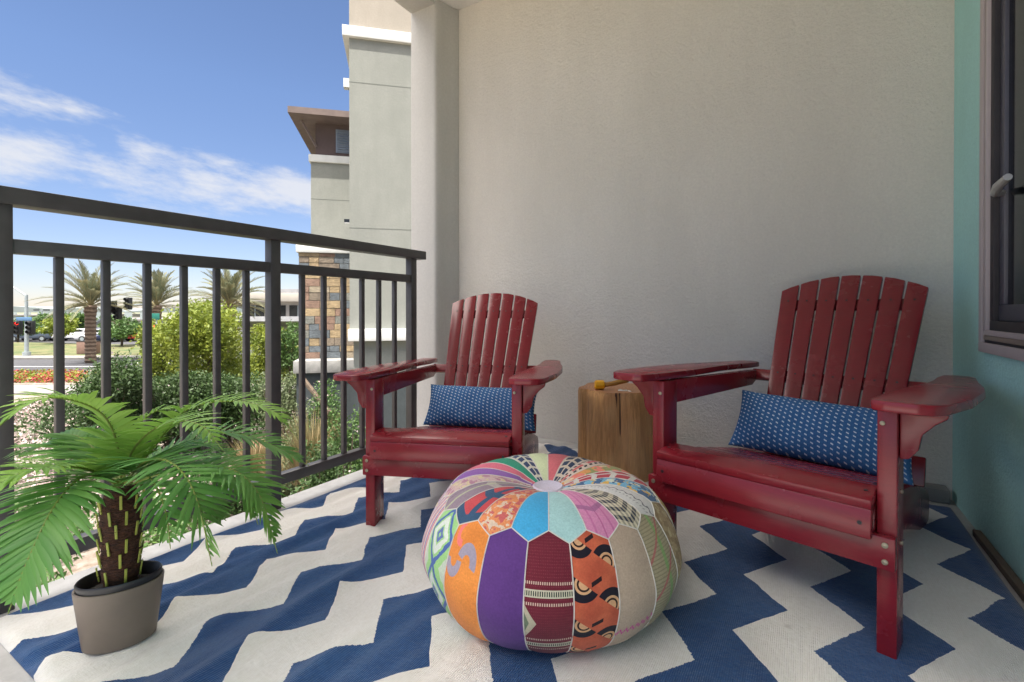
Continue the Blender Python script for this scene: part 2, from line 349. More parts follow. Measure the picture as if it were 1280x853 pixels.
M['redlight'] = simple('red_signal_lens', (1., .03, .02), .4, 0, 2.0)
M['greensign'] = simple('green_sign', (.02, .16, .12), .5, 0)
M['bluesign'] = simple('blue_sign', (.10, .20, .34), .5, 0)
M['tyre'] = noisy('tyre', (.02, .02, .02), (.03, .03, .03), 8, .9)
M['cabinet'] = noisy('utility_cabinet', (.22, .13, .10), (.18, .11, .08), 4, .7)
def glassm():
    m, nt, b = new_mat('window_glass'); nt.nodes.remove(b)
    t = nd(nt, 'ShaderNodeBsdfTransparent'); t.inputs[0].default_value = (.55, .57, .62, 1)
    g = nd(nt, 'ShaderNodeBsdfGlossy'); g.inputs['Roughness'].default_value = .04; g.inputs['Color'].default_value = (.8, .82, .85, 1)
    fr = nd(nt, 'ShaderNodeFresnel'); fr.inputs[0].default_value = 1.5
    mx = nd(nt, 'ShaderNodeMixShader'); nt.links.new(fr.outputs[0], mx.inputs[0]); nt.links.new(t.outputs[0], mx.inputs[1]); nt.links.new(g.outputs[0], mx.inputs[2])
    nt.links.new(mx.outputs[0], nt.nodes['Material Output'].inputs['Surface']); return m
M['glass'] = glassm()
def stumpm():
    m, nt, b = new_mat('peeled_log'); o = objc(nt)
    g = noise(nt, 2.2, 5, .65, scaled(nt, o, (7, 7, .6)))
    c = mixc(nt, ramp(nt, g, .35, .65), (.74, .40, .16), (.54, .26, .09))
    g2 = noise(nt, 9, 4, .6, scaled(nt, o, (6, 6, .5)))
    g3 = noise(nt, 30, 5, .7, scaled(nt, o, (6, 6, .35)))
    c = mixc(nt, math_(nt, 'MULTIPLY', ramp(nt, g3, .45, .62), .45), c, (.30, .12, .045))
    c = mixc(nt, math_(nt, 'MULTIPLY', ramp(nt, g2, .5, .64), .6), c, (.34, .14, .05))
    pale = ramp(nt, noise(nt, 2.5, 3, .5, scaled(nt, o, (2, 2, 1))), .5, .65)
    c = mixc(nt, math_(nt, 'MULTIPLY', pale, .5), c, (.70, .44, .22))
    crack = ramp(nt, noise(nt, 3.2, 2, .5, scaled(nt, o, (11, 11, .5))), .71, .722)
    c = mixc(nt, crack, c, (.09, .035, .02))
    nt.links.new(c, b.inputs['Base Color']); b.inputs['Roughness'].default_value = .5
    bump(nt, b, math_(nt, 'SUBTRACT', math_(nt, 'ADD', g2, math_(nt, 'MULTIPLY', g3, .5)), crack), .6, .008); return m
M['log'] = stumpm()
def endgrain():
    m, nt, b = new_mat('log_end_grain'); o = objc(nt)
    wv = nd(nt, 'ShaderNodeTexWave'); wv.wave_type = 'RINGS'; wv.rings_direction = 'Z'; wv.inputs['Scale'].default_value = 22; wv.inputs['Distortion'].default_value = 3
    nt.links.new(o, wv.inputs['Vector'])
    nt.links.new(mixc(nt, wv.outputs[1], (.46, .22, .10), (.34, .15, .07)), b.inputs['Base Color']); b.inputs['Roughness'].default_value = .5; return m
M['endgrain'] = endgrain()
STONES = [noisy('slate_stone_%s' % n, a, tuple(x*.6 for x in a), 9, .8, .6, 25, .02) for n, a in
          (('blue', (.13, .15, .165)), ('grey', (.20, .20, .175)), ('ochre', (.38, .28, .16)), ('rust', (.26, .165, .12)), ('brown', (.22, .175, .13)), ('tan', (.34, .28, .20)))]
M['mortar'] = noisy('mortar', (.42, .40, .37), (.36, .34, .31), 9, .9)

# ------------------------------------------------------------------ mesh helpers
class MB:
    def __init__(s): s.v = []; s.f = []; s.m = []; s.sm = []
    def add(s, vs, fs, mi=0, smooth=False):
        o = len(s.v); s.v += [tuple(v) for v in vs]
        for f in fs: s.f.append(tuple(i+o for i in f)); s.m.append(mi); s.sm.append(smooth)
    def bm(s, bm, mi=0, smooth=False):
        bm.verts.index_update(); s.add([v.co[:] for v in bm.verts], [[v.index for v in f.verts] for f in bm.faces], mi, smooth); bm.free()
    def box(s, c, size, rot=None, bev=0, mi=0, seg=2):
        bm = bmesh.new(); bmesh.ops.create_cube(bm, size=1)
        for v in bm.verts: v.co = Vector((v.co.x*size[0], v.co.y*size[1], v.co.z*size[2]))
        if bev: bmesh.ops.bevel(bm, geom=bm.edges[:], offset=bev, segments=seg, affect='EDGES', profile=.5)
        mt = Matrix.Translation(c) @ (rot if rot is not None else Matrix())
        bm.transform(mt); s.bm(bm, mi, bool(bev))
    def span(s, a, b, w, h, bev=0, mi=0, up=(0, 0, 1)):      # box along a->b
        a = Vector(a); b = Vector(b); d = b-a; L = d.length; y = d.normalized(); u = Vector(up); x = y.cross(u).normalized(); z = x.cross(y)
        rot = Matrix((x, y, z)).transposed().to_4x4(); s.box((a+b)/2, (w, L, h), rot, bev, mi)
    def prism(s, poly, axis, lo, hi, bev=0, mi=0, T=None, seg=2):     # polygon in 2 axes extruded along the third
        bm = bmesh.new(); vs = []
        for h in (lo, hi):
            row = []
            for p in poly:
                co = {'x': (h, p[0], p[1]), 'y': (p[0], h, p[1]), 'z': (p[0], p[1], h)}[axis]; row.append(bm.verts.new(co))
            vs.append(row)
        n = len(poly); bm.faces.new(vs[0][::-1]); bm.faces.new(vs[1])
        for i in range(n): bm.faces.new((vs[0][i], vs[0][(i+1) % n], vs[1][(i+1) % n], vs[1][i]))
        bmesh.ops.recalc_face_normals(bm, faces=bm.faces[:])
        if bev:
            es = [e for e in bm.edges if len(e.link_faces) == 2 and e.calc_face_angle(0) > .5]
            bmesh.ops.bevel(bm, geom=es, offset=bev, segments=seg, affect='EDGES', profile=.5)
        if T is not None: bm.transform(T)
        s.bm(bm, mi, bool(bev))
    def tube(s, pts, rad, n=8, mi=0, cap=True):
        pts = [Vector(p) for p in pts]; rs = rad if isinstance(rad, (list, tuple)) else [rad]*len(pts); rings = []
        for i, p in enumerate(pts):
            t = (pts[min(i+1, len(pts)-1)]-pts[max(i-1, 0)]).normalized(); a = Vector((0, 0, 1)) if abs(t.z) < .9 else Vector((1, 0, 0))
            x = t.cross(a).normalized(); y = t.cross(x)
            rings.append([p + (x*math.cos(2*math.pi*k/n)+y*math.sin(2*math.pi*k/n))*rs[i] for k in range(n)])
        vs = [v for r in rings for v in r]; fs = []
        for i in range(len(pts)-1):
            for k in range(n): fs.append((i*n+k, i*n+(k+1) % n, (i+1)*n+(k+1) % n, (i+1)*n+k))
        if cap: fs.append(tuple(range(n))[::-1]); fs.append(tuple((len(pts)-1)*n+k for k in range(n)))
        s.add(vs, fs, mi, True)
    def lathe(s, prof, n=32, mi=0, c=(0, 0, 0), sx=1, sy=1, smooth=True):
        vs = []; fs = []
        for r, z in prof:
            for k in range(n): a = 2*math.pi*k/n; vs.append((c[0]+r*math.cos(a)*sx, c[1]+r*math.sin(a)*sy, c[2]+z))
        for i in range(len(prof)-1):
            for k in range(n): fs.append((i*n+k, i*n+(k+1) % n, (i+1)*n+(k+1) % n, (i+1)*n+k))
        s.add(vs, fs, mi, smooth)
    def build(s, name, mats, parent=None, sharp=35):
        me = bpy.data.meshes.new(name); me.from_pydata(s.v, [], s.f)
        for m in (mats if isinstance(mats, list) else [mats]): me.materials.append(m)
        me.polygons.foreach_set('material_index', s.m); me.polygons.foreach_set('use_smooth', s.sm)
        bm = bmesh.new(); bm.from_mesh(me)
        if len(bm.faces) < 60000: bmesh.ops.remove_doubles(bm, verts=bm.verts[:], dist=1e-6) if False else None
        bm.free(); me.update()
        if any(s.sm): me.set_sharp_from_angle(angle=R(sharp))
        o = bpy.data.objects.new(name, me); COL.objects.link(o)
        if parent: o.parent = parent
        return o
def tag(o, label=None, cat=None, group=None, kind=None):
    if label: o['label'] = label
    if cat: o['category'] = cat
    if group: o['group'] = group
    if kind: o['kind'] = kind
    return o
def empty(name, loc=(0, 0, 0), rz=0, sc=1, **kw):
    o = bpy.data.objects.new(name, None); COL.objects.link(o); o.location = loc; o.rotation_euler = (0, 0, rz); o.scale = (sc, sc, sc); o.empty_display_size = .1
    return tag(o, **kw)
def copy_tree(o, parent=None):
    c = o.copy(); COL.objects.link(c); c.parent = parent
    for ch in [x for x in bpy.data.objects if x.parent == o]: copy_tree(ch, c)
    return c
def B(name, c, size, mat, parent=None, bev=0, rot=None):
    m = MB(); m.box(c, size, rot, bev); return m.build(name, mat, parent)

# ------------------------------------------------------------------ balcony shell
UW, VB = .5203, 2.58
m = MB(); m.box((-.6425, .20, -.15), (2.335, 4.76, .30), bev=.008)
tag(m.build('floor', M['slab']), kind='structure')
m = MB(); m.box((-.6425, 1.015, 2.7995), (2.725, 3.53, .12))
tag(m.build('ceiling', M['ceil']), 'pale plaster balcony ceiling', 'ceiling', kind='structure')
m = MB(); m.box((-.62, VB+.10, -.2), (2.72, .2, 6.0)); m.box((-.62, VB+.10, 2.9), (2.72, .2, .2)) if 0 else None
tag(m.build('wall', M['beige']), 'tall beige stucco wall behind the two red chairs', 'wall')
# thin rounded pilaster with the soffit beam above the railing
m = MB(); m.prism([(-2.205, 2.40), (-2.02, 2.40), (-2.003, 2.404), (-1.993, 2.418), (-1.984, 2.46), (-1.968, 2.53), (-1.945, 2.5797), (-2.0, 2.579), (-2.0, 2.779), (-2.205, 2.779)], 'z', -3.1, 2.739, bev=.006)
tag(m.build('pilaster', M['plaster']), 'smooth grey plaster pilaster at the left end of the beige wall', 'pilaster')
m = MB(); m.box((-2.105, 1.01, 2.82), (.20, 3.53, .24), bev=.01)
tag(m.build('beam', M['plaster']), 'grey plaster beam overhead running out above the railing', 'beam')
# teal wall, with a real opening for the window
WY0, WY1, WZ0, WZ1 = .62, 2.10, .715, 2.25
m = MB()
m.box((UW+.10, (WY1+VB)/2-.0002, 1.25), (.2, VB-WY1-.0004, 2.98)); m.box((UW+.10, (-.6+WY0)/2, 1.25), (.2, WY0+.6, 2.98))
m.box((UW+.10, (WY0+WY1)/2, (WZ0-.24)/2), (.2, WY1-WY0, WZ0+.24)); m.box((UW+.10, (WY0+WY1)/2, (WZ1+2.74)/2), (.2, WY1-WY0, 2.74-WZ1))
tag(m.build('wall', M['teal']), 'teal stucco wall with the window, right of the beige wall', 'wall')
w = empty('window', (UW, 1.36, WZ0), label='sliding window with pinkish frame and dark glass in the teal wall', cat='window')
L0, L1 = WY0-1.36, WY1-1.36; Hh = WZ1-WZ0
def ring(name, mat, x, wx, e, t, parent=w, bev=.002):      # four bars round the opening, e = outward margin, t = bar width
    m = MB(); y0, y1, z0, z1 = L0-e, L1+e, -e, Hh+e
    m.box((x, (y0+y1)/2, z0+t/2), (wx, y1-y0, t), bev=bev); m.box((x, (y0+y1)/2, z1-t/2), (wx, y1-y0, t), bev=bev)
    m.box((x, y0+t/2, (z0+z1)/2), (wx-.001, t, z1-z0-2*t), bev=bev); m.box((x, y1-t/2, (z0+z1)/2), (wx-.001, t, z1-z0-2*t), bev=bev)
    return m.build(name, mat, parent)
ring('frame', M['frame'], -.006, .018, .092, .032)
ring('seal', M['sill_dark'], -.002, .010, .060, .009)
ring('trim', M['frame_tan'], -.004, .016, .051, .016)
ring('inner_frame', M['frame'], -.005, .020, .035, .016)
ring('track', M['sill_dark'], .010, .030, .019, .030)
sy = (L0+L1)/2
def sash(y0, y1, x):
    m = MB(); z0, z1 = .012, Hh-.012
    m.box((x, (y0+y1)/2, z0+.025), (.028, y1-y0, .05), bev=.003); m.box((x, (y0+y1)/2, z1-.025), (.028, y1-y0, .05), bev=.003)
    m.box((x, y0+.02, (z0+z1)/2), (.026, .04, z1-z0-.1), bev=.003); m.box((x, y1-.02, (z0+z1)/2), (.026, .04, z1-z0-.1), bev=.003)
    o = m.build('sash', M['sash'], w)
    g = MB(); g.box((x, (y0+y1)/2, (z0+z1)/2), (.006, y1-y0-.08, z1-z0-.1)); g.build('pane', M['glass'], o); return o
s1 = sash(sy-.03, L1-.012, .022); sash(L0+.012, sy+.02, .055)
m = MB(); m.tube([(.008, L1-.045, .405), (-.012, L1-.06, .405), (-.022, L1-.12, .412), (-.024, L1-.21, .42)], [.010, .013, .013, .010], 10); m.build('handle', M['chrome'], w)
m = MB()
for k in range(13): m.box((.19, L0+.08+k*.11, Hh/2), (.004, .095, Hh-.12), Matrix.Rotation(R(22), 4, 'Z'))
m.build('blind', M['blind'], w)
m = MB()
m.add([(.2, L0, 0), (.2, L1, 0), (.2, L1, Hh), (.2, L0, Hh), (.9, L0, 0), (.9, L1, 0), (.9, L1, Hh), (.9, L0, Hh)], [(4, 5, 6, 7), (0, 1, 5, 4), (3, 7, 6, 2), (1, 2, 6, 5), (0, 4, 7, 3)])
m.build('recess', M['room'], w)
# small concrete footing at the foot of the beige wall, tan strip along the teal wall
m = MB(); m.box((.24, 2.54, .028), (.52, .075, .055), bev=.006)
tag(m.build('curb', M['concrete']), 'low rough concrete curb along the foot of the beige wall', 'curb')
m = MB(); m.box((.506, 1.2, .012), (.022, 2.0, .022), bev=.003)
tag(m.build('edging', noisy('tan_edging', (.16, .12, .085), (.12, .09, .065), 9, .8)), 'narrow tan edging strip along the foot of the teal wall', 'edging')

# ------------------------------------------------------------------ railing
rl = empty('railing', (-1.735, 1.0, 0), label='dark grey metal balcony railing with square balusters', cat='railing')
def rb(name, y, sx, sy_, z0, z1, x=0.0, bev=.002): return B(name, (x, y-1.0, (z0+z1)/2), (sx, sy_, z1-z0), M['rail'], rl, bev)
m = MB(); m.box((0, -1.0635, 1.0485), (.062, 4.073, .043), bev=.003); m.build('handrail', M['rail'], rl)
posts = [-1.14, -.375, .390, 1.1256, 1.8906]
m = MB(); m2 = MB()
for a, b_ in zip(posts[:-1], posts[1:]):
    m.box((-.002, (a+b_)/2-1, .923), (.036, b_-a-.039, .037), bev=.002); m2.box((-.002, (a+b_)/2-1, .107), (.036, b_-a-.039, .040), bev=.002)
m.build('upper_rail', M['rail'], rl); m2.build('bottom_rail', M['rail'], rl)
for y in posts: B('post', (0, y-1, .5145), (.040, .040, 1.03), M['rail'], rl, .002)
for i, (a, b_) in enumerate(zip(posts[:-1], posts[1:])):
    for k in range(6):
        st = {2: .4001+.1039*(k+1), 3: 1.1499+.1039*(k+1)}.get(i, a+(b_-a)/7*(k+1))
        B('baluster', (-.004, st-1, .5155), (.019, .019, .776), M['rail'], rl, .0015)

# ------------------------------------------------------------------ rug
def make_rug():
    x0, x1, y0, y1 = -1.690, .485, .350, 2.45
    nx, ny = 200, 190; xs = np.linspace(x0, x1, nx); ys = np.linspace(y0, y1, ny)
    X, Y = np.meshgrid(xs, ys, indexing='ij')
    left = np.clip((-.35-X)/.9, 0, 1)
    ridge = (1-2*np.abs(np.sin((X+.04*np.sin(Y*2.1+1))*np.pi/.115+1.1*np.sin(Y*1.7))))*left*.8 + np.sin((X*1.0+.05*np.sin(Y*3.1))*2*np.pi/.085 + 1.6*np.sin(Y*2.3+X*2)) * (.5+.5*np.sin(X*9+Y*2.0)) * (.35+.65*left)
    fold = np.exp(-((X+1.06+.10*(Y-.6))/.028)**2)*.010*np.clip((1.5-Y), 0, 1) + np.exp(-((X+1.38+.05*(Y-.6))/.022)**2)*.008*np.clip(1.7-Y, 0, 1) + np.exp(-((X+.86+.14*(Y-.6))/.03)**2)*.007*np.clip(1.3-Y, 0, 1)
    Z = .012 + .0048*ridge + 1.8*fold + .001*np.sin(X*23+1)*np.sin(Y*17)
    edge = np.minimum(np.minimum(X-x0, x1-X), np.minimum(Y-y0, y1-Y)); Z = np.where(edge < .02, Z*(.35+.65*edge/.02), Z)
    Xs = X + .004*np.sin(Y*6.0); verts = np.stack([Xs, Y, Z+.001], -1).reshape(-1, 3)
    q = -1.28; un = (-.15+np.sqrt(np.maximum(.0225+.0028*(X-q), 1e-6)))/.0014
    a = 1.004+(X+1.28)*.08; Pp = .25+(X+1.28)*.0265; vn = (Y-a)/Pp + 8
    idx = lambda i, j: i*ny+j
    fs = [(idx(i, j), idx(i+1, j), idx(i+1, j+1), idx(i, j+1)) for i in range(nx-1) for j in range(ny-1)]
    nv = len(verts); vb = verts.copy(); vb[:, 2] = .001
    rim = [idx(i, 0) for i in range(nx)]+[idx(nx-1, j) for j in range(1, ny)]+[idx(i, ny-1) for i in range(nx-2, -1, -1)]+[idx(0, j) for j in range(ny-2, 0, -1)]
    low = vb[rim]; allv = np.concatenate([verts, low])
    for k in range(len(rim)): k2 = (k+1) % len(rim); fs.append((rim[k], nv+k, nv+k2, rim[k2]))
    me = bpy.data.meshes.new('rug'); me.from_pydata(allv.tolist(), [], fs); me.materials.append(M['rug'])
    uvs = np.concatenate([np.stack([un+8, vn], -1).reshape(-1, 2), np.stack([un+8, vn], -1).reshape(-1, 2)[rim]])
    uvl = me.uv_layers.new(name='UVMap'); li = np.empty(len(me.loops), int); me.loops.foreach_get('vertex_index', li)
    uvl.data.foreach_set('uv', uvs[li].astype(np.float32).ravel()); me.polygons.foreach_set('use_smooth', [True]*len(me.polygons))
    o = bpy.data.objects.new('rug', me); COL.objects.link(o)
    tag(o, 'large blue and white chevron cotton rug covering the balcony floor', 'rug')
make_rug()

# ------------------------------------------------------------------ adirondack chairs
BY = lambda z: .7344+.7219*(z-.5)               # front surface of the back at height z
def bolt(mb, p, n, r=.006): 
    p = Vector(p); n = Vector(n).normalized(); mb.tube([p, p+n*.003, p+n*.004], [r, r, r*.5], 10)
def make_chair(loc, rz, sc, label):
    t = empty('adirondack_chair', loc, rz, sc, label=label, cat='chair', group='dark red adirondack chairs')
    red = M['red']
    for s in (-1, 1):
        m = MB(); m.prism([(0, 0), (.078, 0), (.078, .5018), (0, .5048)], 'x', *(sorted((s*.2355, s*.2693))), bev=.004)
        lg = m.build('leg', red, t)
        c = MB(); c.prism([(s*.2705, .5045), (s*.345, .5045), (s*.343, .492), (s*.325, .478), (s*.305, .455), (s*.300, .425), (s*.286, .405), (s*.2705, .402)], 'y', .010, .036, bev=.003)
        c.build('bracket', red, lg)
        for bp_, bn in (((s*.2695, .040, .33), (s, 0, 0)), ((s*.2695, .040, .225), (s, 0, 0)), ((s*.245, -.0005, .472), (0, -1, 0))):
            bb = MB(); bolt(bb, bp_, bn, .0045); bb.build('bolt', M['metal'], lg)
        # side rail from apron down to the rear foot
        m = MB(); prof = [(.002, .187), (.002, .27), (.02, .292), (.08, .292), (.50, .215), (.66, .175), (.88, .105), (.915, .075), (.92, .03), (.905, .001), (.85, .001), (.70, .030), (.5, .095), (.3, .155), (.1, .186)]
        m.prism(prof, 'x', *(sorted((s*.2095, s*.2325))), bev=.003); m.build('side_rail', red, t)
        # arm
        pol = [(.236, -.070), (.242, -.100), (.262, -.112), (.312, -.110), (.334, -.096), (.350, -.060), (.374, .10), (.384, .32), (.378, .46), (.362, .62), (.350, .80), (.340, .835), (.315, .850), (.288, .846), (.272, .82), (.268, .70), (.272, .56), (.268, .44), (.252, .28), (.240, .14)]
        slope = -.036/.9
        sh = Matrix(((1, 0, 0, 0), (0, 1, 0, 0), (0, slope, 1, .505)))if 0 else Matrix.Identity(4)
        sh[2][1] = slope; sh[2][3] = .5055
        m = MB(); m.prism([(s*x, y) for x, y in pol], 'z', .003, .023, bev=.0045, T=sh, seg=2); ar = m.build('arm', red, t)
        m = MB(); m.prism([(.0785, .436), (.0785, .5020), (.70, .4770), (.70, .440), (.66, .425)], 'x', *(sorted((s*.240, s*.262))), bev=.003); m.build('arm_support', red, t)
    m = MB(); m.box((0, -.0118, .2175), (.5386, .022, .065), bev=.003); ap = m.build('apron', red, t)
    for s in (-1, 1):
        for z_ in (.235, .202): bb = MB(); bolt(bb, (s*.253, -.023, z_), (0, -1, 0), .0055); bb.build('bolt', M['metal'], ap)
    # seat: slats following the side rails
    m = MB(); m.box((0, -.0335, .2735), (.468, .021, .058), Matrix.Rotation(R(-8), 4, 'X'), .0035)
    yy = -.040; z = .3145
    m.box((0, -.002, .3185), (.468, .080, .021), Matrix.Rotation(R(8), 4, 'X'), .0035)
    for k in range(6):
        y = .085+k*.074; m.box((0, y, .3185-(y-.03)*.205-.0), (.415 if y > .09 else .468, .066, .020), Matrix.Rotation(R(-11.7), 4, 'X'), .004)
    for s in (-1, 1):
        m.tube([(s*.218, -.002, .3290), (s*.218, -.002, .3300)], .0042, 10, mi=1); m.tube([(s*.215, -.0445, .275), (s*.215, -.0455, .275)], .0042, 10, mi=1)
    m.build('seat', [red, M['dark']], t)
    # back: seven fanned slats with a curved top
    m = MB(); lean = math.atan(.7219); zc, r_arc = .50, None
    hw = lambda z: .176+(z-.20)*(.2300-.176)/(.7777-.20)
    def top(x): return .8318-.0545*(x/.2282)**2
    for k in range(7):
        c = (k-3)/3.5; e = .5/3.5
        gl, gr = c-e+.014, c+e-.014
        zb = .195; P0 = []
        zt_l = top(gl*.23); zt_r = top(gr*.23); zm = top(c*.23)
        pl = [(gl*hw(zb), zb), (gr*hw(zb), zb), (gr*hw(zt_r), zt_r), (c*hw(zm), zm+.001), (gl*hw(zt_l), zt_l)]
        bm = bmesh.new(); n = Vector((0, -math.cos(lean), math.sin(lean)))      # outward (front) normal
        crown = .010*(1-c*c)*0
        f0 = [bm.verts.new(Vector((x, BY(zz), zz))) for x, zz in pl]; f1 = [bm.verts.new(v.co - n*.018) for v in f0]
        bm.faces.new(f0); bm.faces.new(f1[::-1])
        for i in range(5): bm.faces.new((f0[i], f1[i], f1[(i+1) % 5], f0[(i+1) % 5]))
        bmesh.ops.recalc_face_normals(bm, faces=bm.faces[:]); es = [e_ for e_ in bm.edges if e_.calc_face_angle(0) > .3]
        bmesh.ops.bevel(bm, geom=es, offset=.003, segments=2, affect='EDGES', profile=.5); m.bm(bm, 0, True)
        for zz in (.4726, .736):
            pp = Vector((c*hw(zz)*1.0, BY(zz), zz)); m.tube([pp+n*.0002, pp+n*.0008], .0036, 10, mi=1)
    m.build('backrest', [red, M['dark']], t)
    rot = Matrix.Rotation(-lean, 4, 'X')
    for zz, ww, hh in ((.4726, .268, .040), (.736, .215, .040)):
        c = Vector((0, BY(zz), zz))-Vector((0, -math.cos(lean), math.sin(lean)))*.0295
        m = MB(); m.box(c, (ww*2, .021, hh), rot, .003); m.build('back_brace', red, t)
    m = MB(); m.box((0, .635, .225), (.50, .022, .085), Matrix.Rotation(R(-20), 4, 'X'), .003); m.build('lower_brace', red, t)
    return t
CR = dict(loc=(-.1034, 1.3831, .009), rz=R(-15.155), sc=1.0737)
CL = dict(loc=(-1.0441, 1.2849, .009), rz=R(22.019), sc=1.015)
make_chair(**CR, label='large dark red adirondack chair at right, beside the teal wall')
make_chair(**CL, label='dark red adirondack chair at left, beside the dark railing')

# ------------------------------------------------------------------ pillows
def make_pillow(ch, x0, x1, y, z, tilt, hgt, thick, twist, label):
    W_, H_ = x1-x0, hgt; n, k = 60, 30; vs = []; uv = []
    for side in (1, -1):
        for i in range(n+1):
            for j in range(k+1):
                a, b_ = -1+2*i/n, -1+2*j/k
                px = a*(1-.045*(1-b_*b_)**1*0 - .05*(1-abs(b_)**2)*abs(a)**3)
                py = b_*(1-.07*(1-a*a)*abs(b_)**3)
                th = (max(0, 1-abs(a)**2.6)**.55)*(max(0, 1-abs(b_)**2.4)**.6)
                wr = 1+.05*math.sin(7*a+3*b_+side)+.035*math.sin(13*a-5*b_)
                vs.append((px*W_/2, -side*(th*thick*wr+.002), py*H_/2)); uv.append((a*W_/2, b_*H_/2+side*.4))
    fs = []; N = (n+1)*(k+1)
    for s_ in (0, 1):
        for i in range(n):
            for j in range(k):
                q = [s_*N+i*(k+1)+j, s_*N+(i+1)*(k+1)+j, s_*N+(i+1)*(k+1)+j+1, s_*N+i*(k+1)+j+1]; fs.append(tuple(q if s_ == 0 else q[::-1]))
    me = bpy.data.meshes.new('pillow'); me.from_pydata(vs, [], fs); me.materials.append(M['pillow'])
    u = me.uv_layers.new(name='UVMap')
    for l in me.loops: u.data[l.index].uv = uv[l.vertex_index]
    bm = bmesh.new(); bm.from_mesh(me); 
    bmesh.ops.remove_doubles(bm, verts=bm.verts[:], dist=.0041); bm.to_mesh(me); bm.free()
    me.polygons.foreach_set('use_smooth', [True]*len(me.polygons))
    o = bpy.data.objects.new('pillow', me); COL.objects.link(o)
    Mx = Matrix.Translation(ch['loc']) @ Matrix.Rotation(ch['rz'], 4, 'Z') @ Matrix.Scale(ch['sc'], 4) @ Matrix.Translation(((x0+x1)/2, y, z)) @ Matrix.Rotation(twist, 4, 'Y') @ Matrix.Rotation(-tilt, 4, 'X')
    o.matrix_world = Mx
    tag(o, label, 'pillow', 'indigo lumbar pillows on the chairs')
make_pillow(CR, -.222, .252, .455, .335, R(32), .20, .062, R(1.5), 'indigo lumbar pillow with white dashes on the right chair')
make_pillow(CL, -.205, .272, .455, .330, R(32), .185, .062, R(1), 'indigo lumbar pillow with white dashes on the left chair')

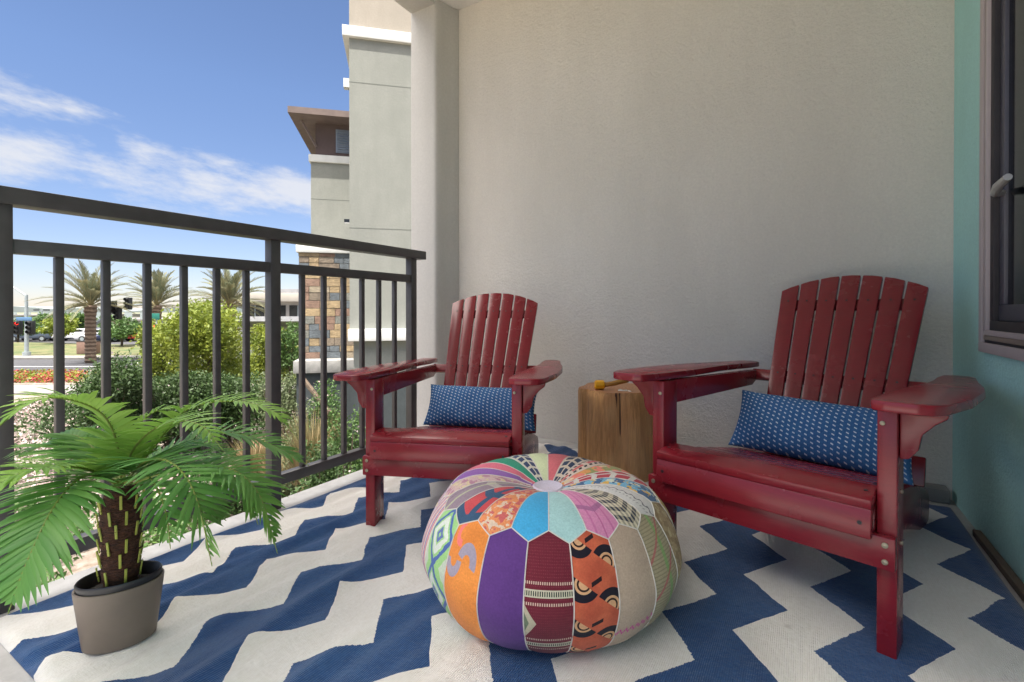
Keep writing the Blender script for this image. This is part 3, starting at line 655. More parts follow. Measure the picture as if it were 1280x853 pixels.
# ------------------------------------------------------------------ patchwork pouf
def make_pouf():
    t = empty('pouf', (-.570, 1.140, .008), label='round patchwork pouf of coloured fabric panels on the rug', cat='pouf')
    N = 20; sub = 8; nt_ = 22; nb = 26
    prof = [(.035, .299), (.055, .304), (.10, .320), (.16, .329), (.215, .322), (.262, .298), (.298, .255), (.319, .205), (.328, .155), (.314, .100), (.286, .055), (.246, .022), (.20, .004), (.15, .0), (.06, .0), (.001, .0)]
    pr = np.array(prof)*np.array([.985, .968]); seg = np.r_[0, np.cumsum(np.hypot(*np.diff(pr, axis=0).T))]
    # smooth resample (catmull)
    def smooth(p):
        out = []
        for i in range(len(p)-1):
            p0, p1, p2, p3 = p[max(i-1, 0)], p[i], p[i+1], p[min(i+2, len(p)-1)]
            for k in range(12):
                s_ = k/12; out.append(.5*((2*p1)+(-p0+p2)*s_+(2*p0-5*p1+4*p2-p3)*s_**2+(-p0+3*p1-3*p2+p3)*s_**3))
        out.append(p[-1]); return np.array(out)
    sp = smooth(pr); L = np.r_[0, np.cumsum(np.hypot(*np.diff(sp, axis=0).T))]
    def at(l): return np.interp(l, L, sp[:, 0]), np.interp(l, L, sp[:, 1])
    zig0 = .246; amp = .0125; lend = L[np.argmax((sp[:, 1] < .012) & (L > .3))]
    def lb(ph): return zig0 + amp*(abs(ph-.5)*4-1)    # ph: phase in side panel 0..1 (edges -> low V)
    mb_v = []; faces = []; mats = []; uvs = []
    cols = N*sub; th0 = math.atan2(-FY, -FX)+R(-4)          # towards the viewer, centre of side panel 1
    def pos(th, l, ph_t, ph_s, top_w):
        r, z = at(l)
        puff_t = .0032*(abs(math.sin(math.pi*ph_t))**.7-.5)*min(1, max(0, (l-.02)/.06))
        puff_s = .0034*(abs(math.sin(math.pi*ph_s))**.7-.5)
        p = puff_t*top_w+puff_s*(1-top_w)
        if l < .02: p *= 0
        # outward direction of the profile
        e = .004; r1, z1 = at(l+e); r0, z0 = at(max(l-e, 0)); dr, dz = r1-r0, z1-z0; q = math.hypot(dr, dz)+1e-9
        r += -dz/q*p; z += dr/q*p
        lump = .004*math.sin(3*th+1)+.003*math.sin(5*th+l*20)
        r = r + (lump if l > .05 else 0); z = max(z, 0)
        return (r*math.cos(th), r*math.sin(th), z)
    rows = nt_+nb+6
    grid = []
    for c in range(cols):
        x = c/sub; th = th0+(x-.5-1)*2*math.pi/N      # side panel index = floor(x), centre at .5
        ph_s = x % 1; ph_t = (x+.5) % 1; b_ = lb(ph_s); col = []
        for i in range(nt_+1):
            l = b_*(i/nt_); w_ = 1 if i < nt_-2 else .5; col.append(pos(th, l, ph_t, ph_s, w_))
        for i in range(1, nb+1):
            l = b_+(lend-b_)*i/nb; col.append(pos(th, l, ph_t, ph_s, 0 if i > 2 else .3))
        for i in range(1, 7):
            l = lend+(L[-1]-lend)*i/6; col.append(pos(th, l, 0, 0, 0) if i < 6 else (0, 0, 0.0))
        grid.append(col)
    nr = len(grid[0]); V = [p for col in grid for p in col]
    for c in range(cols):
        c2 = (c+1) % cols; pn = c//sub; tn = ((c+sub//2)//sub) % N      # top petal index
        for i in range(nr-1):
            faces.append((c*nr+i, c*nr+i+1, c2*nr+i+1, c2*nr+i))
            if i < nt_: mats.append(tn); u0 = ((c+sub//2) % sub)/sub; v0, v1 = i/nt_, (i+1)/nt_
            elif i < nt_+nb: mats.append(N+pn); u0 = (c % sub)/sub; v0, v1 = 0, 0
            else: mats.append(2*N); u0 = 0; v0 = v1 = 0
            u1 = u0+1/sub
            if nt_ <= i < nt_+nb:
                def vv(x, ii): b_ = lb(x % 1); return (b_+(lend-b_)*(ii-nt_)/nb-(zig0-amp))/(lend-zig0+amp)
                xa, xb = c/sub, (c+1)/sub; uvs += [(u0, vv(xa, i)), (u0, vv(xa, i+1)), (u1, vv(xb, i+1)), (u1, vv(xb, i))]
            else: uvs += [(u0, v0), (u0, v1), (u1, v1), (u1, v0)]
    me = bpy.data.meshes.new('cover'); me.from_pydata(V, [], faces)
    # petal index tn runs so that petal tn lies between side panels tn-1 and tn
    for k in range(N): me.materials.append(cloth('petal_cloth', TOP[(k-1) % N]))
    for k in range(N): me.materials.append(cloth('panel_cloth', SIDE[k]))
    me.materials.append(cloth('base_cloth', plain((.45, .36, .34))))
    me.polygons.foreach_set('material_index', mats); me.polygons.foreach_set('use_smooth', [True]*len(faces))
    ul = me.uv_layers.new(name='UVMap'); ul.data.foreach_set('uv', np.array(uvs, np.float32).ravel())
    o = bpy.data.objects.new('cover', me); COL.objects.link(o); o.parent = t
    # white piping along every seam
    pm = noisy('white_piping', (.66, .62, .58), (.55, .52, .48), 60, .9)
    m = MB()
    def off(p, e=.0005):
        v = Vector(p); r_ = Vector((v.x, v.y, v.z-.15)).normalized(); return v+r_*e
    for k in range(N):
        c = k*sub; m.tube([off(grid[c][i]) for i in range(nt_, nt_+nb+1)], .0014, 5)                   # side seams
        c = k*sub+sub//2; m.tube([off(grid[c][i]) for i in range(1, nt_+1)], .0012, 5)                     # top seams
    m.tube([off(grid[c % cols][nt_]) for c in range(cols+1)], .0014, 5)
    m.tube([off(grid[c % cols][nt_+nb]) for c in range(cols+1)], .0016, 5)
    m.build('piping', pm, t)
    m = MB(); m.lathe([(.001, .287), (.02, .287), (.030, .290), (.037, .294), (.041, .291), (.041, .278)], 32); m.build('button', cloth('button_cloth', c_stripes([(.40, .36, .50), (.55, .5, .6), (.2, .3, .5)], 9)), t)
    return t
make_pouf()

# ------------------------------------------------------------------ log stool and the toy on it
def make_log():
    t = empty('log_stool', (-.735, 2.205, 0.004), label='peeled log stool against the beige wall between the chairs', cat='stool')
    n, k = 96, 24; vs = []; fs = []; H = .395
    def rr(a, z): 
        r = .188+.010*math.sin(2*a+1.1)+.007*math.sin(3*a+z*2)+.005*math.sin(7*a+.5)-.012*(z/H)+.008*math.sin(5*a+4*z)*z/H
        for g, d, w_ in ((-2.25, .014, .10), (-1.75, .005, .02), (-1.2, .010, .09), (2.2, .01, .05)):
            dd = (a-g+math.pi) % (2*math.pi)-math.pi; r -= d*math.exp(-(dd/w_)**2)
        return r
    for j in range(k+1):
        z = H*j/k
        for i in range(n): a = 2*math.pi*i/n; r = rr(a, z)-(.004 if j in (0, k) else 0); vs.append((r*math.cos(a), r*math.sin(a), z))
    for j in range(k):
        for i in range(n): fs.append((j*n+i, j*n+(i+1) % n, (j+1)*n+(i+1) % n, (j+1)*n+i))
    m = MB(); m.add(vs, fs, 0, True); m.add([vs[i] for i in range(n)], [tuple(range(n))[::-1]]); m.build('trunk', M['log'], t, 60)
    m = MB(); top = [Vector(v)+Vector((0, 0, .0005)) for v in vs[k*n:]]; m.add(top, [tuple(range(n))]); m.build('top', M['endgrain'], t)
make_log()
t = empty('toy_hammer', (-.79, 2.10, .3995), R(30), 1.25, label='small wooden toy hammer with yellow head lying on the log stool', cat='toy')
m = MB(); m.tube([(-.018, 0, .017), (-.014, 0, .017), (.014, 0, .017), (.018, 0, .017)], [.013, .017, .017, .013], 8); m.build('head', M['yellow'], t)
m = MB(); m.tube([(.018, 0, .017), (.05, 0, .022), (.10, .0, .035), (.104, 0, .036)], [.008, .009, .010, .008], 12); m.build('handle', M['woodstick'], t)
t = MB(); t.tube([(.018*math.cos(a)-.685, .010*math.sin(a)+2.11, .404+.002*math.sin(3*a)) for a in np.linspace(0, 6.28, 20)], .0018, 6); t.tube([(-.703+.012*i, 2.10-.006*math.sin(i*1.3), .4035) for i in range(6)], .0018, 6)
tag(t.build('key_ring', M['chrome']), 'small silver ring and chain beside the toy hammer', 'key ring')

# ------------------------------------------------------------------ potted palm
def catmull(pts, n=8):
    p = [Vector(q) for q in pts]; out = []
    for i in range(len(p)-1):
        p0, p1, p2, p3 = p[max(i-1, 0)], p[i], p[i+1], p[min(i+2, len(p)-1)]
        for k in range(n):
            s_ = k/n; out.append(.5*((2*p1)+(-p0+p2)*s_+(2*p0-5*p1+4*p2-p3)*s_**2+(-p0+3*p1-3*p2+p3)*s_**3))
    out.append(p[-1]); return out
def frond(pts, nl, ll, lw, rad, start=.12, droop=.35, fwd=.55, rnd=random, lift=.25, tilt=0):
    """returns (rachis MB, leaflets MB)"""
    c = catmull(pts, 10); seg = [0]
    for a, b_ in zip(c[:-1], c[1:]): seg.append(seg[-1]+(b_-a).length)
    T = seg[-1]; ra = MB(); lf = MB(); ra.tube(c, [rad*(1-.75*s_/T) for s_ in seg], 6)
    def at(s_):
        s_ = min(max(s_, 0), T*.9999)
        for i in range(len(seg)-1):
            if seg[i+1] >= s_:
                f = (s_-seg[i])/(seg[i+1]-seg[i]+1e-9); return c[i].lerp(c[i+1], f), (c[i+1]-c[i]).normalized()
        return c[-1], (c[-1]-c[-2]).normalized()
    for k in range(nl):
        f = start+(1-start)*(k+.5)/nl; p, tg = at(f*T)
        up = Vector((0, 0, 1)); sd = tg.cross(up)
        if sd.length < .15: sd = tg.cross(Vector((FX, FY, 0)))
        sd.normalize(); nn = sd.cross(tg).normalized()
        if nn.z < 0: nn = -nn
        prof = (math.sin(math.pi*min(1, (f-start*.5)*.93+.16))**.6)*(1 if f < .9 else .75)
        for s in (-1, 1):
            L = ll*prof*rnd.uniform(.85, 1.1); fw = fwd+.55*max(0, f-.5)+rnd.uniform(-.06, .06)
            d = (sd*s*math.cos(fw)+tg*math.sin(fw)+nn*(lift+rnd.uniform(-.12, .12))).normalized()
            wv = d.cross(nn).normalized()*lw*rnd.uniform(.8, 1.15)*.5; q = p.copy(); dd = d.copy(); rows = []
            for j in range(5):
                wd = (.55, 1, .95, .6, .06)[j]; rows.append((q-wv*wd, q+nn*lw*.12*(1 if j < 4 else 0), q+wv*wd))
                dd = (dd+Vector((0, 0, -1))*droop*.25*(1+j*.3)).normalized(); q = q+dd*L/4
            vs = [v for r_ in rows for v in r_]; fs = []
            for j in range(4): fs += [(j*3, j*3+1, j*3+4, j*3+3), (j*3+1, j*3+2, j*3+5, j*3+4)]
            lf.add(vs, fs, 0, True)
    return ra, lf
def potted():
    base = cw(-.886, 1.095); t = empty('potted_palm', (base.x, base.y, .016), R(0), label='artificial palm with arching green fronds in an oval taupe pot', cat='potted plant')
    inv = Vector((-base.x, -base.y, -.016))
    ang = math.atan2(RY, RX)+R(30); ca, sa = math.cos(ang), math.sin(ang)
    def oval(mb, prof, n=56, a=1., b_=.70, z=0):
        vs = []; fs = []
        for r_, z_ in prof:
            for k in range(n):
                th = 2*math.pi*k/n; x, y = r_*a*math.cos(th), r_*b_*math.sin(th); vs.append((x*ca-y*sa, x*sa+y*ca, z_))
        for i in range(len(prof)-1):
            for k in range(n): fs.append((i*n+k, i*n+(k+1) % n, (i+1)*n+(k+1) % n, (i+1)*n+k))
        mb.add(vs, fs, 0, True)
    m = MB(); oval(m, [(.001, 0), (.064, 0), (.067, .003), (.082, .128), (.082, .132), (.079, .133), (.076, .131), (.074, .11)]); m.build('pot', M['pot'], t, 50)
    m = MB(); oval(m, [(.075, .110), (.0775, .138), (.0785, .145), (.0765, .148), (.0735, .146), (.066, .10)]); m.build('liner', M['dark'], t, 60)
    m = MB(); oval(m, [(.069, .119), (.05, .125), (.001, .127)]); m.build('soil', M['soil'], t)
    # trunk
    rnd0 = random.Random(9); tb = Vector((.004, .0, .115)); top = P(150, 612, 1.09)+inv
    m = MB(); pts = [tb.lerp(top, f) for f in np.linspace(0, 1, 26)]; rs = []
    for i in range(26): f = i/25; rs.append(.032+.008*(1-abs(f-.62)*1.6)*.8+(.0015 if i % 4 < 2 else -.001)+rnd0.uniform(-.0015, .0015)-(.0 if f < .85 else (f-.85)*.06))
    m.tube(pts, rs, 22); tr = m.build('trunk', M['fibre'], t, 80)
    m = MB(); rnd = random.Random(4)
    for lv in range(6):
        for k in range(7):
            f = .20+lv*.135+rnd.uniform(-.02, .02); a = 2*math.pi*(k+.5*(lv % 2)+rnd.uniform(-.2, .2))/7; c = tb.lerp(top, f); r_ = .0385
            d = Vector((math.cos(a), math.sin(a), 0)); p0 = c+d*(r_-.001); m.span(p0+Vector((0, 0, -.016)), p0+d*.005+Vector((0, 0, .016)), .0050, .003, .001, up=d)
    m.build('frond_stub', M['stub'], tr)
    m = MB(); rf = random.Random(12)
    for k in range(420):
        f = rf.uniform(0, .98); a = rf.uniform(0, 6.283); c = tb.lerp(top, f); d = Vector((math.cos(a), math.sin(a), 0)); r_ = .034+rf.uniform(0, .006)
        tn = Vector((-math.sin(a), math.cos(a), 0)); p0 = c+d*(r_-.004); L = rf.uniform(.010, .026); q = (tn*rf.uniform(-1, 1)+Vector((0, 0, rf.uniform(-.5, .8)))+d*rf.uniform(.1, .55)).normalized()
        w_ = tn.cross(q).normalized()*.0006+tn*.0003; m.add([p0-w_, p0+w_, p0+q*L*.6+w_*.7, p0+q*L+Vector((0, 0, -L*.25)), p0+q*L*.6-w_*.7], [(0, 1, 2, 4), (4, 2, 3)])
    m.build('fibre', M['fibre'], tr)['kind'] = 'stuff'
    F = [ # (points px,py,depth), leaflets, length, width, material
     ([(154,608,1.09),(182,580,1.02),(216,584,.97),(244,625,.94),(264,712,.955)], 30, .120, .0135, 'palm'),
     ([(155,608,1.11),(190,565,1.14),(232,517,1.15),(290,505,1.14),(342,518,1.13),(366,545,1.12)], 34, .085, .0115, 'palm_light'),
     ([(160,608,1.12),(215,568,1.17),(275,545,1.22),(330,556,1.25),(386,586,1.26)], 34, .100, .0125, 'palm'),
     ([(160,610,1.10),(215,592,1.05),(280,588,1.03),(322,620,1.02),(346,696,1.02)], 32, .105, .0125, 'palm'),
     ([(150,608,1.09),(146,560,1.06),(128,522,1.03),(86,503,.97),(40,506,.91),(-12,545,.87)], 32, .095, .0145, 'palm_light'),
     ([(148,608,1.08),(108,590,1.0),(60,588,.92),(15,600,.87),(-30,628,.82)], 28, .090, .0145, 'palm_light'),
     ([(148,610,1.08),(108,598,.99),(70,632,.90),(34,702,.84),(8,772,.81)], 28, .130, .0150, 'palm'),
     ([(150,606,1.10),(108,577,1.11),(62,560,1.11),(22,576,1.10)], 26, .100, .0130, 'palm'),
     ([(152,604,1.10),(120,568,1.12),(90,547,1.13),(56,552,1.12)], 22, .090, .0120, 'palm'),
     ([(156,610,1.11),(196,610,1.17),(240,622,1.20),(282,655,1.21)], 26, .095, .0120, 'palm'),
     ([(157,608,1.09),(196,588,1.09),(252,585,1.08),(300,608,1.06),(322,660,1.05)], 30, .105, .0120, 'palm'),
     ([(148,610,1.07),(100,622,.98),(52,655,.92),(12,700,.88)], 24, .110, .0140, 'palm'),
     ([(152,608,1.09),(168,562,1.05),(208,532,1.01),(250,535,.98),(278,566,.96)], 26, .085, .0115, 'palm_light'),
     ([(152,604,1.11),(160,552,1.13),(190,520,1.15),(226,512,1.17)], 18, .065, .0105, 'palm_light'),
     ([(156,608,1.08),(185,600,1.02),(205,640,.98),(212,690,.98)], 18, .080, .0115, 'palm'),
     ([(158,606,1.12),(200,575,1.2),(250,560,1.26),(300,575,1.30)], 24, .085, .0115, 'palm'),
    ]
    for i, (pp, nl, ll, lw, mt) in enumerate(F):
        pts = [P(*q)+inv for q in pp]; rn = random.Random(50+i); nl = int(nl*1.15); lw *= .82
        ra, lf = frond(pts, nl, ll, lw, .0032, rnd=rn, droop=.28 if i != 0 else .2, start=.10)
        ro = ra.build('frond', M['rachis'], t); lf.build('leaflet', M[mt], ro)['kind'] = 'stuff'
potted()

# ------------------------------------------------------------------ neighbouring building
D44 = Vector((math.cos(R(44)), math.sin(R(44)), 0)); N44 = Vector((math.sin(R(44)), -math.cos(R(44)), 0))   # along the facade / facing us
BROT = Matrix((D44, -N44, Vector((0, 0, 1)))).transposed().to_4x4()      # local x along facade, y into the building
tw = P(437, 391, 10.0); tw.z = 0
bd = empty('apartment_building', (tw.x, tw.y, GZ), R(44), label='sage green stucco apartment building with white cornices beyond the railing', cat='building')
zb = lambda py, d: EYE-(py-391.25)/607.4*d-GZ            # height above street of image row py at depth d
def bx(name, x0, x1, y0, y1, z0, z1, mat, parent=bd, bev=0): return B(name, ((x0+x1)/2, (y0+y1)/2, (z0+z1)/2), (x1-x0, y1-y0, z1-z0), mat, parent, bev)
z_c0, z_c1 = zb(48, 9.9), zb(31, 9.8)
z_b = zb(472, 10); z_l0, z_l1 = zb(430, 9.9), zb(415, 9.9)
bx('wall_base', .05, 5, .05, 4, 0, z_b, M['dark_slate'])  # lowest part of the tower, coloured darker than the sage wall above
bx('lower_wall', .07, 5, .07, 4, z_b, z_l0, M['sage'])
bx('ledge', -.02, 5, -.16, 4, z_l0, z_l1, M['white_trim'], bev=.01)
bx('tower_wall', 0, 5, 0, 4, z_l1, z_c0, M['sage'])
bx('cornice', -.13, 5, -.08, 4, z_c0, z_c1, M['white_trim'], bev=.01)
bx('upper_wall', .0, 5, .0, 4, z_c1, z_c1+3.5, M['tan'])
for py in (106, 288): bx('control_joint', -.003, 5, -.003, 3.9, zb(py, 10)-.008, zb(py, 10)+.008, M['groove'])
bx('cornice_end', -.14, .0, .25, .40, zb(112, 10.2), zb(101, 10.2), M['white_trim'])  # small box for the far piece of cornice on the tower side
bx('scupper', -.12, .0, .15, .30, zb(281, 10.1), zb(277, 10.1), M['windark'])
# lower wing and its penthouse, set back
wo = P(389, 391, 13.0); wl = (wo-tw); wx, wy = wl.dot(D44), -wl.dot(N44)
z0, z1 = zb(206, 13), zb(197, 13)
bx('wing_wall', wx, wx+6, wy, wy+5, 0, z0, M['sage'])
bx('wing_cap', wx-.05, wx+6, wy-.06, wy+5, z0, z1, M['white_trim'], bev=.01)
bx('control_joint', wx-.003, wx+6, wy-.003, wy+4, zb(252, 13)-.008, zb(252, 13)+.008, M['groove'])
pz = zb(150, 13)
bx('penthouse_wall', wx+.10, wx+5.8, wy+.12, wy+4.5, z1, pz, M['brownwall'])
lv = bx('louvre', wx+.62, wx+2.2, wy+.09, wy+.12, zb(194, 13.2), zb(165, 13.2), M['louvre'])
m = MB()
for k in range(9): m.box((wx+1.41, wy+.08, zb(192, 13.2)+k*.065), (1.5, .03, .035), Matrix.Rotation(R(-30), 4, 'X'))
m.build('slat', M['louvre'], lv)
# mono-pitch roof whose soffit shows from below
c0 = P(360, 139, 12.4)-tw; rx0, ry0 = c0.dot(D44), -c0.dot(N44)
m = MB(); zr = zb(139, 12.4)
x0_, y0_ = rx0, ry0
pl = [(x0_, y0_), (x0_+7, y0_), (x0_+7, y0_+5.6), (x0_-.0, y0_+5.6)]
vs = []
for dz in (0, .16):
    for x, y in pl: vs.append((x, y, zr-.10+dz+(x-x0_)*-.0-(y-y0_)*.0))
m.add(vs, [(3, 2, 1, 0), (4, 5, 6, 7), (0, 1, 5, 4), (1, 2, 6, 5), (2, 3, 7, 6), (3, 0, 4, 7)]); m.build('roof', M['roofm'], bd)
m = MB(); m.span((wx+.12, wy+.10, z1+.25), (x0_+.25, wy-.05, zr-.12), .05, .05); m.build('strut', M['roofm'], bd)
# stone clad pier in front
so = P(374, 391, 11.4)-tw; sx0, sy0 = so.dot(D44), -so.dot(N44); sw = 1.26
pz0, pz1 = zb(452, 11.4), zb(319, 11.4)
pr_ = bx('stone_pier', sx0+.02, sx0+sw-.02, sy0+.02, sy0+1.1, pz0, pz1, M['mortar'])
m = MB(); rnd = random.Random(3); ch = .185; z = pz0
while z < pz1-.05:
    h = min(ch*rnd.choice((.8, 1, 1)), pz1-z)
    for face in (0, 1):
        x = 0; Lf = sw if face == 0 else 1.1
        while x < Lf-.02:
            l = min(rnd.choice((.22, .34, .46)), Lf-x); l = Lf-x if Lf-x-l < .12 else l; dp = rnd.uniform(.0, .012)
            if face == 0: m.box((sx0+x+l/2, sy0-.0+.01-dp, z+h/2), (l-.010, .05, h-.010), bev=.004, mi=rnd.choice((0, 0, 1, 2, 2, 3, 4, 5)), seg=1)
            else: m.box((sx0+.01-dp, sy0+.04+x+l/2, z+h/2), (.05, l-.010, h-.010), bev=.004, mi=rnd.choice((0, 0, 1, 2, 3, 4, 5)), seg=1)
            x += l
    z += h
m.build('stone_cladding', STONES, pr_)
bx('cap', sx0-.06, sx0+sw+.04, sy0-.07, sy0+1.2, pz1, pz1+.20, M['white_trim'], pr_, .01)
bx('plinth', sx0-.03, sx0+sw+.1, sy0-.55, sy0+1.3, pz0-.28, pz0, M['concrete'], pr_, .01)
bx('footing', sx0+.02, sx0+sw, sy0-.45, sy0+1.2, 0, pz0-.28, M['dark_slate'], pr_)

# ------------------------------------------------------------------ ground, street
def sheet(name, pts, z, mat, label=None, kind='structure', cat=None):
    m = MB(); m.add([cw(a, d, z) for a, d in pts], [tuple(range(len(pts)))]); return tag(m.build(name, mat), label, cat, kind=kind)
sheet('ground', [(-1500, -300), (1500, -300), (1500, 2500), (-1500, 2500)], GZ-.12, M['mesa'])
sheet('planting_bed', [(-40, -20), (40, -20), (40, 22.5), (-40, 22.5)], GZ-.02, M['mulch'])
def slabm(name, a0, a1, d0, d1, z0, z1, mat):
    m = MB(); vs = [cw(a, d, z) for z in (z0, z1) for a, d in ((a0, d0), (a1, d0), (a1, d1), (a0, d1))]
    m.add(vs, [(4, 5, 6, 7), (0, 1, 5, 4), (1, 2, 6, 5), (2, 3, 7, 6), (3, 0, 4, 7)]); return tag(m.build(name, mat), kind='structure')
slabm('pavement', -90, 60, 22.6, 25.2, GZ-.1, GZ+.0, M['pave'])
slabm('verge', -90, 60, 25.2, 29.0, GZ-.1, GZ+.02, M['mulch'])
slabm('kerb', -90, 60, 29.0, 29.3, GZ-.1, GZ+.03, M['pave'])
sheet('road', [(-160, 29.3), (120, 29.3), (120, 39), (-160, 39)], GZ-.09, M['asphalt'])
for k in range(9): pass
m = MB()
for a, b_, q0, q1 in ((-31, -22, 36.2, 36.6), (-60, -20, 34.0, 34.15)): m.add([cw(x, y, GZ-.084) for x, y in ((a, q0), (b_, q0), (b_+1.2, q1), (a, q1))], [(0, 1, 2, 3)])
tag(m.build('road_marking', M['whiteline']), kind='structure')
slabm('kerb', -120, 80, 39.0, 39.4, GZ-.1, GZ+.04, M['pave'])
slabm('pavement', -120, 80, 39.4, 41.2, GZ-.1, GZ+.03, M['pave'])
# grassy berm rising to the car park
m = MB(); na, nd_ = 60, 10; vs = []
for i in range(na+1):
    for j in range(nd_+1):
        a = -110+170*i/na; d = 41.2+9.5*j/nd_; f = j/nd_; z = GZ+.03+(.45*math.sin(math.pi*min(1, f*1.1)/2)**2)*(.8+.3*math.sin(a*.21)); vs.append(cw(a, d, z))
m.add(vs, [(i*(nd_+1)+j, (i+1)*(nd_+1)+j, (i+1)*(nd_+1)+j+1, i*(nd_+1)+j+1) for i in range(na) for j in range(nd_)], 0, True)
tag(m.build('grass_bank', M['grass']), kind='structure')
CPZ = GZ+.30
slabm('car_park', -150, 90, 50.7, 110, GZ-.1, CPZ, M['asphalt'])

def leaves(name, mat, clumps, n, size, parent=None, seed=0, flat=.5, aspect=.5):
    """leaf blades scattered through several clumps (centre, radii)"""
    rg = np.random.default_rng(seed); w_ = np.array([c[1][0]*c[1][1]*c[1][2] for c in clumps])**.67; w_ /= w_.sum()
    which = rg.choice(len(clumps), n, p=w_); C = np.array([c[0] for c in clumps])[which]; Rr = np.array([c[1] for c in clumps])[which]
    d = rg.normal(size=(n, 3)); d /= np.linalg.norm(d, axis=1)[:, None]; r = rg.uniform(.35, 1, n)**.6; r *= 1+.12*rg.normal(size=n)
    p = C+d*Rr*r[:, None]
    ax = rg.normal(size=(n, 3))+d*.6; ax[:, 2] -= .2; ax /= np.linalg.norm(ax, axis=1)[:, None]
    nn = rg.normal(size=(n, 3)); nn[:, 2] += flat; sd = np.cross(ax, nn); sd /= np.linalg.norm(sd, axis=1)[:, None]
    s_ = size*rg.uniform(.6, 1.3, n)[:, None]
    v = np.stack([p-ax*s_*.5, p+sd*s_*aspect*.5, p+ax*s_*.5, p-sd*s_*aspect*.5], 1).reshape(-1, 3)
    me = bpy.data.meshes.new(name); me.vertices.add(4*n); me.vertices.foreach_set('co', v.astype(np.float32).ravel())
    me.loops.add(4*n); me.loops.foreach_set('vertex_index', np.arange(4*n, dtype=np.int32)); me.polygons.add(n)
    me.polygons.foreach_set('loop_start', np.arange(0, 4*n, 4, dtype=np.int32)); me.update(calc_edges=True); me.materials.append(mat)
    o = bpy.data.objects.new(name, me); COL.objects.link(o)
    if parent: o.parent = parent
    return o
def clumpset(rx, ry, rz, cz, k, seed, cs=.45):
    rg = random.Random(seed); out = [((0, 0, cz), (rx*.6, ry*.6, rz*.6))]
    for i in range(k):
        a = rg.uniform(0, 6.28); e = rg.uniform(-.7, 1.2); rr_ = rg.uniform(.45, .8); s_ = rg.uniform(.7, 1.25)*cs
        out.append(((rx*rr_*math.cos(a)*math.cos(e), ry*rr_*math.sin(a)*math.cos(e), cz+rz*rr_*math.sin(e)), (rx*s_, ry*s_, rz*s_*.8)))
    return out
def trunk(parent, h, r, branches, spread, seed, mat=None, lean=0):
    rg = random.Random(seed); m = MB(); tp = Vector((lean, 0, h*.55)); m.tube(catmull([(0, 0, -.05), (lean*.4+.03, .02, h*.3), tp], 5), [r*(1-.35*i/10) for i in range(11)], 8)
    for k in range(branches):
        a = 6.28*k/branches+rg.uniform(-.4, .4); e = Vector((math.cos(a)*spread*.7+lean, math.sin(a)*spread*.7, h*rg.uniform(.8, .98)))
        m.tube(catmull([tp-Vector((0, 0, h*.12)), tp.lerp(e, .5)+Vector((0, 0, .1*h)), e], 4), [r*.55*(1-.8*i/8) for i in range(9)], 6)
    return m.build('trunk', mat or M['bark'], parent)
def tree(a, d, h, rx, rz, mat, n, size, label, cat='tree', group=None, seed=0, base=GZ, name='tree', tr=.09, k=10, lean=0, cz=None, ry=None):
    p = cw(a, d, base); t = empty(name, p, label=label, cat=cat, group=group); cz_ = cz if cz is not None else h-rz
    leaves('crown', M[mat], clumpset(rx, ry or rx, rz, cz_, k, seed), n, size, t, seed); trunk(t, h*.9, tr, 6, rx*.8, seed, lean=lean); return t
def px_a(px, d): return (px-640)/607.4*d
def height(py, d, base=GZ): return EYE-(py-391.25)/607.4*d-base

# yellow-green trees
tree(px_a(262, 17), 17, height(374, 17), 2.05, 2.0, 'lf_lime', 17000, .13, 'bright lime green leafy tree in front of the palms', seed=2, name='lime_tree', lean=.1)
tree(px_a(205, 18.5), 18.5, height(404, 18.5), 1.0, 1.5, 'lf_lime', 6000, .13, 'small yellow-green tree left of the larger lime tree', seed=3, name='lime_tree', tr=.05)
tree(px_a(333, 21), 21, height(398, 21), 1.25, 1.8, 'lf_lime', 7000, .13, 'yellow-green bushy tree by the tall middle railing post', seed=4, name='lime_tree', tr=.06)
tree(px_a(362, 20), 20, height(405, 20), .85, 1.3, 'lf_mid', 3500, .12, 'olive green bush close to the stone pier', seed=5, name='bush', cat='bush', tr=.05)
# dark shrubs near the balcony
def shrub(px, py, d, rx, mat, n, size, label, seed, hz=None, flowers=0, group=None, base=GZ, name='shrub', cat='shrub', fm='flower_w'):
    h = height(py, d, base); t = empty(name, cw(px_a(px, d), d, base), label=label, cat=cat, group=group); rz = h*.5
    leaves('foliage', M[mat], clumpset(rx, rx*.9, rz, h*.5, 12, seed), n, size, t, seed)
    if flowers: leaves('blossom', M[fm], clumpset(rx*1.03, rx*.93, rz*1.03, h*.5, 12, seed), flowers, size*.75, t, seed+1, aspect=.9)
    m = MB()
    for k in range(6): a = k*1.05; m.tube([(0, 0, 0), (rx*.25*math.cos(a), rx*.25*math.sin(a), h*.4), (rx*.5*math.cos(a), rx*.5*math.sin(a), h*.75)], [.03, .02, .008], 6)
    m.build('stem', M['bark'], t); return t
shrub(140, 450, 11.5, 1.35, 'lf_dark', 17000, .085, 'dark green shrub with pale blossom, at left behind the potted palm', 11, flowers=160)
shrub(215, 452, 12.5, 1.5, 'lf_dark', 17000, .085, 'dark green shrub below the lime trees, middle of three', 12, flowers=60)
shrub(290, 462, 13.5, 1.5, 'lf_dark', 14000, .085, 'dark green shrub furthest right of the three beneath the lime trees', 13, flowers=30)
shrub(350, 455, 12.0, .75, 'lf_grey', 6000, .07, 'grey-green feathery shrub behind the tall middle railing post', 14)
shrub(412, 474, 9.3, .55, 'lf_mid', 5000, .06, 'yellow-green shrub at the foot of the stone pier', 15, flowers=90)
shrub(372, 500, 9.0, .50, 'lf_grey', 4500, .06, 'low grey-green shrub left of the stone pier', 16)
